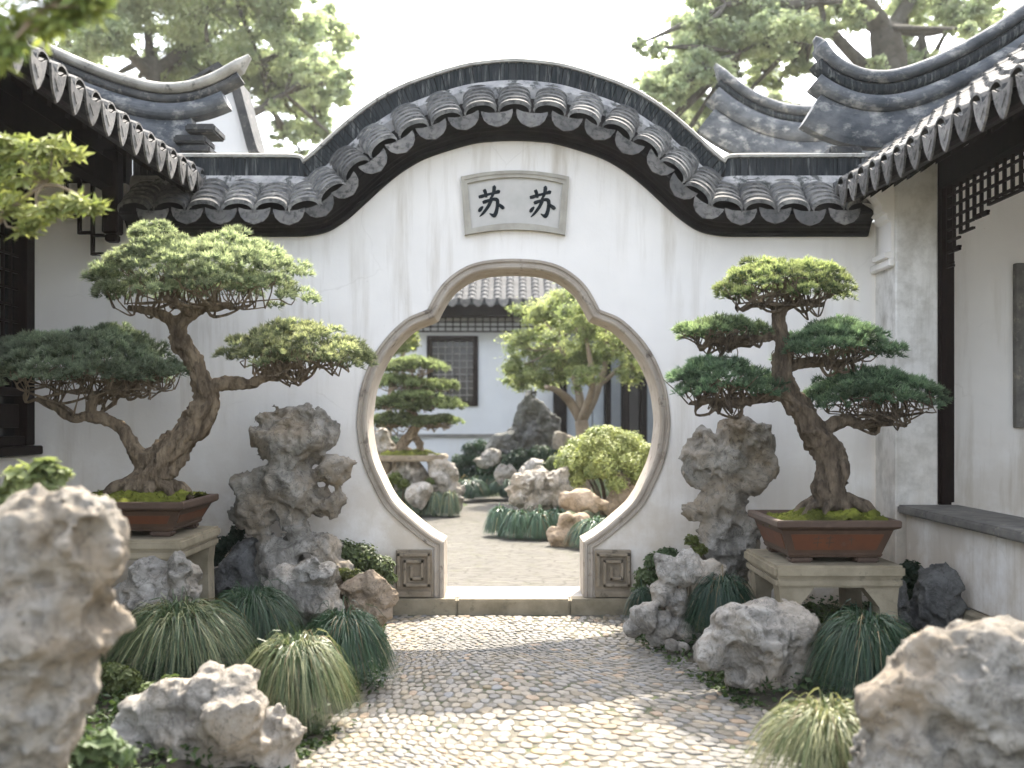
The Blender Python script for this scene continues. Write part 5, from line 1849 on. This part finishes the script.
shrub("low_shrub", "clipped pale-leaved shrub between the left boulder and the sedge", 5.5, [(112, 672, 14), (128, 678, 14), (118, 688, 13), (138, 686, 9)], 1200, .035, (.06, .085, .03), (.15, .17, .06), 208, G3)
shrub("leafy_plant", "broad-leaved plant at the bottom left corner", 3.75, [(78, 748, 18), (105, 745, 18), (124, 756, 14), (90, 772, 20)], 300, .075, (.05, .085, .035), (.14, .19, .085), 209, None, up=1.0, aspect=.42)
shrub("leafy_plant", "small broad-leaved plant between the yellow-green sedge and the big corner boulder", 4.25, [(808, 742, 12), (822, 750, 14), (800, 756, 12)], 120, .06, (.07, .09, .03), (.20, .21, .09), 210, None, up=1.0, aspect=.4)
shrub("leafy_plant", "light green plant rising behind the huge rock on the left", 4.0, [(20, 478, 18), (45, 470, 16), (10, 500, 20), (50, 492, 14), (62, 475, 9), (28, 495, 18)], 420, .075, (.10, .14, .05), (.36, .39, .18), 211, None, up=.8, aspect=.42, z0=.1)
shrub("leafy_plant", "dark leafy ground plant at the foot of the huge left rock", 3.9, [(20, 690, 26), (70, 740, 22), (40, 720, 26)], 420, .07, (.02, .045, .02), (.055, .09, .04), 212, None, up=.8, aspect=.42)

shrub("leafy_plant", "soft green leafy plant between the wide pale sedge and the angular boulder", 5.3, [(150, 690, 12), (170, 684, 12), (190, 690, 11), (210, 686, 9)], 700, .04, (.05, .085, .03), (.13, .17, .06), 213, None, up=.9)
shrub("leafy_plant", "low leafy plant at the foot of the whitish knobbly boulder", 6.4, [(122, 632, 12), (110, 622, 12), (135, 640, 10), (100, 640, 12)], 800, .04, (.035, .065, .025), (.10, .14, .05), 214, None, up=.9)
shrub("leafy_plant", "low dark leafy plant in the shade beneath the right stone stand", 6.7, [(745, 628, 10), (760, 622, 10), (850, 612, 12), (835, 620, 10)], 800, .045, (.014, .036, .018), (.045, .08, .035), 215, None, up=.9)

G4 = "shrubs in the inner garden"
gs = thing("golden_shrub", "large clipped golden-green round shrub with bare stems beyond the gate", "shrub", (P(606, 0, 13.6).x, 13.6, .3))
Dg = 13.6
cent, rad = [], []
rs = np.random.RandomState(31)
for k in range(95):
    d = rand_dirs(rs, 1)[0]
    d[2] = abs(d[2]) * 1.0 - .32 * rs.rand()
    c = P(606 + d[0] * 43, 470 - d[2] * 40, Dg)
    cent.append((c.x, Dg + d[1] * .55, c.z))
    rad.append(rs.uniform(.11, .19))
for a, b in ((628, 456), (640, 458), (616, 462), (646, 450), (632, 466)):
    c = P(a, b, Dg - .3)
    cent.append((c.x, Dg - .35, c.z))
    rad.append(.13)
m = MB()
leaf_cloud(m, cent, rad, 60000, .036, 33, (.12, .165, .05), (.46, .48, .18), .7, .5, .6)
m.build("foliage", M['leaf'], gs, col=True)
m = MB()
for k in range(9):
    a = k * 2.4
    top = P(607 + 28 * math.cos(a), 472 - 6 * (k % 3), Dg)
    b = P(607 + 4 * math.cos(a), 512, Dg)
    m.add(*tube([(b.x, Dg + .05 * math.sin(a), b.z - .06), ((b.x + top.x) / 2 + .03, Dg + .15 * math.sin(a), (b.z + top.z) / 2), (top.x, Dg + .35 * math.sin(a), top.z)], [.022, .017, .009], 7, .06, .12, 60 + k))
m.build("stems", M['bark_dark'], gs, smooth=True)
dk, dk2 = (.016, .042, .026), (.045, .085, .042)
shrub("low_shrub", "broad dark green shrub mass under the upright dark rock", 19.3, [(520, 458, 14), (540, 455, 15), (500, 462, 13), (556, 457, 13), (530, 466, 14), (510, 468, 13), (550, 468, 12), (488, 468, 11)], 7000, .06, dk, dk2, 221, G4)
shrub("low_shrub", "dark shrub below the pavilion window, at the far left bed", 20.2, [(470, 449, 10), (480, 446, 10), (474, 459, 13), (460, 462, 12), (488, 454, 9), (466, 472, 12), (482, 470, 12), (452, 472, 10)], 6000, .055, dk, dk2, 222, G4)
shrub("low_shrub", "pale green shrub between rock cluster and golden shrub", 15.2, [(556, 462, 10), (566, 458, 9), (548, 467, 8), (570, 466, 9)], 1500, .06, (.06, .085, .04), (.15, .18, .085), 223, G4)
shrub("low_shrub", "mossy green cushion under the left end of the inner bonsai slab", 15.8, [(395, 478, 9), (404, 484, 8), (388, 486, 8), (430, 482, 6)], 1400, .05, (.05, .075, .018), (.13, .155, .035), 224, G4)
shrub("low_shrub", "hazy green shrub at the far left behind the inner bonsai", 19.5, [(385, 425, 10), (380, 440, 12), (395, 442, 8)], 1400, .07, dk, (.07, .11, .05), 225, G4)
shrub("low_shrub", "cream-green foliage behind the cream rock pile at right", 14.4, [(628, 470, 9), (642, 472, 10), (650, 482, 9)], 1100, .055, (.08, .10, .04), (.20, .21, .09), 226, G4)

# ------------------------------------------------------------------ inner bonsai on its stone slab
tb = thing("stone_slab_table", "stone slab on rough legs carrying the inner bonsai", "plant stand", P(412, 480, 16.4))
a, b = P(378, 455, 16.2), P(446, 461, 16.2)
MB().add(*bev_box(a.x, b.x, 15.9, 16.9, b.z, a.z, .02, 2)).build("slab", M['stone_dark'], tb)
for xx in (386, 398, 434):
    c = P(xx, 470, 16.5)
    MB().add(*bev_box(c.x - .08, c.x + .08, 16.3, 16.6, .1, b.z - .002, .03, 2)).build("leg", M['stone_dark'], tb)
D3 = 16.4
bonsai("bonsai_pine", "pale green layered bonsai pine on a stone slab, seen through the gate at left", D3,
       [(402, 452, 5), (403, 444, 4.6), (412, 434, 4.2), (416, 424, 4), (411, 412, 3.6), (412, 400, 3.2), (416, 388, 2.8), (414, 376, 2.2)],
       [[[(410, 436, 3), (418, 442, 3.2), (421, 452, 3.6)]], [[(413, 422, 2.6), (400, 424, 2.2), (390, 428, 1.6)]], [[(414, 424, 2.6), (430, 426, 2), (442, 426, 1.4)]], [[(412, 404, 2.2), (428, 402, 1.8), (440, 402, 1.3)]], [[(412, 404, 2.2), (398, 400, 1.8), (388, 400, 1.3)]]],
       [(414, 374, 33, 16, 0, [(414, 376, 0)]), (398, 389, 28, 14, -.1, [(412, 392, 0)]), (434, 392, 26, 13, .1, [(414, 394, 0)]), (394, 412, 32, 16, -.05, [(388, 400, 0), (398, 400, 0)]), (428, 410, 30, 14, 0, [(428, 402, 0), (440, 402, 0)]),
        (438, 428, 24, 12, 0, [(430, 426, 0), (442, 426, 0)]), (392, 428, 28, 15, 0, [(400, 424, 0), (390, 428, 0)]), (416, 402, 24, 11, -.2, [(412, 402, 0)])],
       None, (.075, .11, .06), (.25, .29, .15), 'bark', 307, None, False, .011, 1.0, .12, (.06, .10), 7, 4)
moss_geo(P(382, 0, D3).x, P(444, 0, D3).x, 16.0, 16.8, P(0, 455, D3).z + .005, .09, P(408, 0, D3).x, 16.4, 44).build("moss", M['moss'], bpy.data.objects["bonsai_pine.002"], smooth=True, col=True)


# ------------------------------------------------------------------ trees
def tree(name, label, trunk, limbs, clumps, n, leaf, c_lo, c_hi, seed, D, bark='bark_tree', cat='tree', group=None, z0=0.0, gap=0.0, shell=.35, up=.6, spread_y=1.0, twig=.02, aspect=.55, fill=0):
    """trunk / limbs: lists of (column, row, radius px, depth shift); clumps: (column, row, radius px, depth shift)"""
    s = D / F
    w = lambda q: (P(q[0], q[1], D).x, D + (q[3] if len(q) > 3 else 0), P(q[0], q[1], D).z)
    base = w(trunk[0])
    t = thing(name, label, cat, (base[0], base[1], z0), group)
    m = MB()
    pts = [(base[0], base[1], z0 - .1)] + [w(q) for q in trunk]
    m.add(*tube(pts, [trunk[0][2] * s * 1.25] + [q[2] * s for q in trunk], 12, .25 * D / 25, .16, seed, (1.5, 1)))
    m.build("trunk", M[bark], t, smooth=True)
    rs = np.random.RandomState(seed)
    lm = MB()
    ends = []
    for l in limbs:
        lm.add(*tube([w(q) for q in l], [q[2] * s for q in l], 8, .25 * D / 25, .14, seed + 1, (1.5, 1)))
        ends += [(np.array(w(q)), q[2] * s) for q in l[1:]]
    ends.append((np.array(pts[-1]), trunk[-1][2] * s))
    cent, rad = [], []
    more = []
    for q in clumps:
        for _ in range(fill):
            a_ = rs.uniform(0, 2 * math.pi)
            more.append((q[0] + q[2] * 1.15 * math.cos(a_), q[1] + q[2] * .8 * math.sin(a_), q[2] * rs.uniform(.45, .7)))
    for q in list(clumps) + more:
        c = np.array([P(q[0], q[1], D).x, D + (q[3] if len(q) > 3 else rs.uniform(-1, 1) * spread_y), P(q[0], q[1], D).z])
        r = q[2] * s
        e, er = min(ends, key=lambda k: np.linalg.norm(k[0] - c))
        mid = (e + c) / 2 + rs.normal(size=3) * r * .15
        lm.add(*tube([e, mid, c], [min(er * .6, twig * 2.2), twig * 1.4, twig * .5], 6, .25 * D / 25, .1, seed + 2))
        for _ in range(18):                           # twigs and sub-clumps inside each clump
            d = rand_dirs(rs, 1)[0] * np.array([1, 1, .75])
            cc = c + d * r * rs.uniform(.3, 1.25)
            cent.append(cc)
            rad.append(r * rs.uniform(.28, .62))
            lm.add(*tube([c + rs.normal(size=3) * r * .1, (c + cc) / 2 + rs.normal(size=3) * r * .08, cc], [twig * .6, twig * .45, twig * .2], 4, .5 * D / 25, 0, 0))
    lm.build("limbs", M[bark], t, smooth=True)
    rad = np.array(rad)
    f = MB()
    leaf_cloud(f, cent, np.stack([rad, rad, rad * .62], 1), n, leaf, seed + 3, c_lo, c_hi, up, shell, aspect, gap=gap, soft=True)
    f.build("crown", M['leaf_tree'], t, col=True)
    return t


tree("maple_tree", "spreading yellow-green maple in front of the inner pavilion", [(583, 470, 7.5), (583, 440, 7), (581, 418, 6.5)],
     [[(581, 420, 5.5), (570, 402, 4.5), (558, 392, 3.5, -.3), (545, 388, 2.5, -.6)], [(581, 420, 5.5), (580, 395, 4, .2), (572, 368, 3, .3), (560, 345, 2, .3)], [(582, 422, 5), (594, 398, 4, 0), (604, 370, 3, 0), (608, 345, 2)], [(581, 420, 4.5), (590, 390, 3.4, -.5), (586, 355, 2.4, -.7), (580, 325, 1.6, -.7)], [(600, 385, 2.6, 0), (615, 372, 2, 0), (626, 362, 1.4)]],
     [(540, 312, 22), (565, 302, 24), (590, 310, 24), (522, 342, 18), (548, 338, 24), (578, 332, 26), (606, 336, 24), (512, 368, 16), (535, 368, 20), (560, 360, 22), (590, 356, 22), (618, 352, 18), (628, 370, 14), (520, 382, 13), (548, 382, 13), (610, 318, 18), (580, 378, 14)],
     70000, .06, (.13, .18, .08), (.50, .53, .27), 401, 18.6, 'bark_maple', z0=.2, up=1.0, spread_y=.9, twig=.012, aspect=.45, shell=.1)
tree("courtyard_tree", "pale leafed tree half hidden behind the gate's left shoulder", [(388, 440, 4), (390, 400, 3.5), (396, 370, 3)], [[(396, 372, 2.5), (404, 352, 2), (410, 340, 1.4)]],
     [(408, 342, 10), (414, 336, 8), (400, 350, 11), (390, 345, 12), (378, 355, 14)], 2600, .10, (.10, .13, .05), (.28, .30, .12), 405, 20.5, 'bark_maple', z0=.2, spread_y=.4, twig=.01)
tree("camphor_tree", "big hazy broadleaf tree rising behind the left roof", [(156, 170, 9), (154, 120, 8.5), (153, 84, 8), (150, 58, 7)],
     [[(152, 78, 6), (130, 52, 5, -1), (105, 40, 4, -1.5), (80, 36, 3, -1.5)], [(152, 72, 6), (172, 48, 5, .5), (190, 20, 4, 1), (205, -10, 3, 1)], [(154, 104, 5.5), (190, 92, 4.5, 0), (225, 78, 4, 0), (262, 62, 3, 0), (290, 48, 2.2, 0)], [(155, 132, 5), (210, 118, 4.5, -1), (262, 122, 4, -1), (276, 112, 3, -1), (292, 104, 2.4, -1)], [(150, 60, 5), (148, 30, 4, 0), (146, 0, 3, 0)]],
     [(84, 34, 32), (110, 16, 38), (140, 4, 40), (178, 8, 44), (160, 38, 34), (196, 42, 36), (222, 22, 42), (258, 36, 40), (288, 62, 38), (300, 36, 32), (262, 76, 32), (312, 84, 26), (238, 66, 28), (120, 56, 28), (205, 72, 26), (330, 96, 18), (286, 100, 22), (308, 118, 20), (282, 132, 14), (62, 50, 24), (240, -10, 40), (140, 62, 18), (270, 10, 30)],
     230000, .125, (.24, .31, .22), (.56, .60, .42), 411, 32.0, group="trees beyond the walls", spread_y=2.6, twig=.05, fill=2)  # leaf colours paled to stand in for haze and backlit glow
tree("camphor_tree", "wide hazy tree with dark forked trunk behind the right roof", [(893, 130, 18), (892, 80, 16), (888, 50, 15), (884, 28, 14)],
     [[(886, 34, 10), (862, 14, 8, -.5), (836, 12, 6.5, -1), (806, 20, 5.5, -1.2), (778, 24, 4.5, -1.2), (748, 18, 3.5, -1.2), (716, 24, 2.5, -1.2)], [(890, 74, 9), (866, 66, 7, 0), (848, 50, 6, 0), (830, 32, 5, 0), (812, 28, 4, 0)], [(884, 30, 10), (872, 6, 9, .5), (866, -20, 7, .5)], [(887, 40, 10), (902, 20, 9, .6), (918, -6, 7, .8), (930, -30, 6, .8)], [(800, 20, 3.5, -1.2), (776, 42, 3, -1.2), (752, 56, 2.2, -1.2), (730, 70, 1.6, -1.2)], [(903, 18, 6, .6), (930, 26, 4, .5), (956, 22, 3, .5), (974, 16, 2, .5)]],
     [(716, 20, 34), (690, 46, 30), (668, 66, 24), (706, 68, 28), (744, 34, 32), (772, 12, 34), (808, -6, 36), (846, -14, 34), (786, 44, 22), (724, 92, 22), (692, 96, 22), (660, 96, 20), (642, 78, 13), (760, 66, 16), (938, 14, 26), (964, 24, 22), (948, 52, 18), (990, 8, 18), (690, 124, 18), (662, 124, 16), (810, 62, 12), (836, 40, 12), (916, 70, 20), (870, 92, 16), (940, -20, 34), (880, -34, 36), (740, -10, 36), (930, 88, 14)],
     230000, .11, (.24, .31, .22), (.56, .60, .42), 421, 26.0, group="trees beyond the walls", spread_y=2.2, twig=.045, fill=2)  # same paled leaves, haze put into their colour
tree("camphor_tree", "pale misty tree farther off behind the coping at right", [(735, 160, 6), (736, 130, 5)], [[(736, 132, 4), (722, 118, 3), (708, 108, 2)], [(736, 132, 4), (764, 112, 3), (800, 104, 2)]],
     [(672, 118, 18), (694, 110, 20), (716, 124, 22), (742, 132, 20), (668, 140, 16), (766, 122, 18), (802, 118, 16), (828, 112, 14), (724, 96, 16)], 60000, .16, (.09, .125, .065), (.44, .48, .32), 431, 44.0, group="trees beyond the walls", spread_y=3, twig=.05)  # pale upper leaf tone carries the mist of distance

# the maple at the left edge whose boughs reach into the court
mt = thing("maple_tree", "young yellow-green maple reaching in from the left edge in front of the roof", "tree", (-2.55, 4.6, 0))
tm = MB()
tm.add(*tube([(-2.55, 4.6, -.1), (-2.58, 4.58, .8), (-2.52, 4.5, 1.7), (-2.58, 4.4, 2.6), (-2.5, 4.2, 3.2)], [.07, .06, .05, .04, .03], 10, .08, .15, 501))
tm.build("trunk", M['bark_maple'], mt, smooth=True)


def maple_bough(path, D, clusters, nleaf, size, c_lo, c_hi, seed):
    rs = np.random.RandomState(seed)
    b = MB()
    b.add(*tube(path, np.linspace(.018, .005, len(path)), 6, .05, .1, seed))
    f = MB()
    for (px, py, r) in clusters:
        c = np.array(P(px, py, D))
        rr = r * D / F
        e = np.array(min(path, key=lambda k: np.linalg.norm(np.array(k) - c)))
        b.add(*tube([e, (e + c) / 2 + rs.normal(size=3) * .02, c], [.006, .004, .002], 5, .05))
        for _ in range(nleaf):
            p = c + rand_dirs(rs, 1)[0] * rr * np.array([1, 1, .6]) * rs.rand() ** .4
            nr = np.array([0, -.5, 1.0]) + rs.normal(size=3) * .55
            nr /= np.linalg.norm(nr)
            a = np.cross(nr, rand_dirs(rs, 1)[0])
            a /= np.linalg.norm(a)
            bb = np.cross(nr, a)
            s = size * rs.uniform(.7, 1.3)
            k = rs.rand()
            col = np.array(c_lo) * (1 - k) + np.array(c_hi) * k
            V, Fc = [], []
            for q, (ang, L) in enumerate(((-1.9, .45), (-.95, .78), (0, 1.0), (.95, .78), (1.9, .45))):
                d = math.cos(ang) * a + math.sin(ang) * bb
                n_ = -math.sin(ang) * a + math.cos(ang) * bb
                V += [p, p + d * s * L * .45 + n_ * s * .14 + nr * s * .03, p + d * s * L - nr * s * .08, p + d * s * L * .45 - n_ * s * .14 + nr * s * .03]
                Fc.append([4 * q, 4 * q + 1, 4 * q + 2, 4 * q + 3])
            f.add(V, Fc, col)
    bo = b.build("bough", M['bark_maple'], mt, smooth=True)
    f.build("foliage", M['leaf'], bo, col=True)


p_ = lambda a, b, d: tuple(P(a, b, d))
maple_bough([(-2.52, 4.5, 1.9), p_(-30, 250, 4.4), p_(5, 215, 4.3), p_(45, 185, 4.3), p_(80, 195, 4.3)], 4.3,
            [(12, 155, 22), (32, 150, 20), (52, 146, 16), (20, 178, 22), (48, 172, 20), (70, 152, 12), (60, 205, 16), (82, 204, 12), (40, 214, 18), (15, 208, 22), (28, 228, 14), (95, 208, 7), (0, 190, 20), (5, 140, 14)], 26, .062,
            (.16, .20, .06), (.37, .39, .15), 511)
maple_bough([(-2.5, 4.2, 3.2), p_(-60, -40, 3.2), p_(0, -10, 2.9), p_(50, 5, 2.8)], 2.8,
            [(5, 15, 26), (35, 0, 28), (65, -5, 26), (85, 8, 16), (12, 45, 18), (35, 28, 20), (-5, 60, 16), (60, 22, 12), (95, -4, 18)], 22, .060,
            (.11, .16, .04), (.30, .34, .10), 521)

# ------------------------------------------------------------------ creeping ground cover between the stones
def ground_cover(name, tabL, tabR, xa, xb, y0, y1, n, seed):
    rs = np.random.RandomState(seed)
    y = rs.uniform(y0, y1, n)
    x = rs.uniform(xa, xb, n)
    d = (edge(tabR, y) - x) if tabR is not None else (x - edge(tabL, y))
    q = np.stack([x, y, np.zeros(n)], -1)
    ok = (d > -.06 + .05 * rs.rand(n)) & (vnoise(q, 2.6, seed) + .35 * rs.normal(size=n) > -.15) & (y < 8.40)
    x, y, d = x[ok], y[ok], d[ok]
    m = len(x)
    z = .01 + .05 * np.clip(d / .3, 0, 1) + .09 * rs.rand(m) ** 2 * np.clip(d / .2, .15, 1)
    mb = MB()
    p = np.stack([x, y, z], -1)
    nr = np.array([0, 0, 1.0]) + .6 * rs.normal(size=(m, 3))
    nr /= np.linalg.norm(nr, axis=1)[:, None]
    a = np.cross(nr, rand_dirs(rs, m))
    a /= np.linalg.norm(a, axis=1)[:, None]
    b = np.cross(nr, a)
    s = (.020 + .03 * rs.rand(m))[:, None]
    V = np.stack([p - a * s * .5, p - b * s * .3 + nr * s * .08, p + a * s * .5, p + b * s * .3 + nr * s * .08], 1).reshape(-1, 3)
    k = rs.rand(m)[:, None]
    col = np.array([.022, .045, .016]) * (1 - k) + np.array([.075, .11, .035]) * k
    mb.add(V, [np.arange(m * 4).reshape(-1, 4)], np.repeat(col, 4, 0))
    tag(mb.build(name, M['leaf'], None, col=True, origin=((xa + xb) / 2, 5, 0)), kind='stuff')


ground_cover("ground_cover", None, PATH_L, -3.2, -.6, 3.0, 8.4, 44000, 91)
ground_cover("ground_cover", PATH_R, None, .7, 2.84, 3.0, 8.4, 34000, 92)

# ------------------------------------------------------------------ haze
V, Fc = bev_box(-155, 155, -65, 205, -1.1, 24, 0)
hz = MB().add(V, Fc)
hm = bpy.data.materials.new("haze_air")
hm.use_nodes = True
ht = hm.node_tree
ht.nodes.remove(ht.nodes["Principled BSDF"])
pv = ht.nodes.new("ShaderNodeVolumePrincipled")
pv.inputs["Color"].default_value = (.95, .96, .96, 1)
pv.inputs["Density"].default_value = 0.0005
pv.inputs["Anisotropy"].default_value = 0.45
ht.links.new(pv.outputs[0], ht.nodes["Material Output"].inputs["Volume"])
ho = hz.build("haze", hm)
tag(ho, kind='stuff')
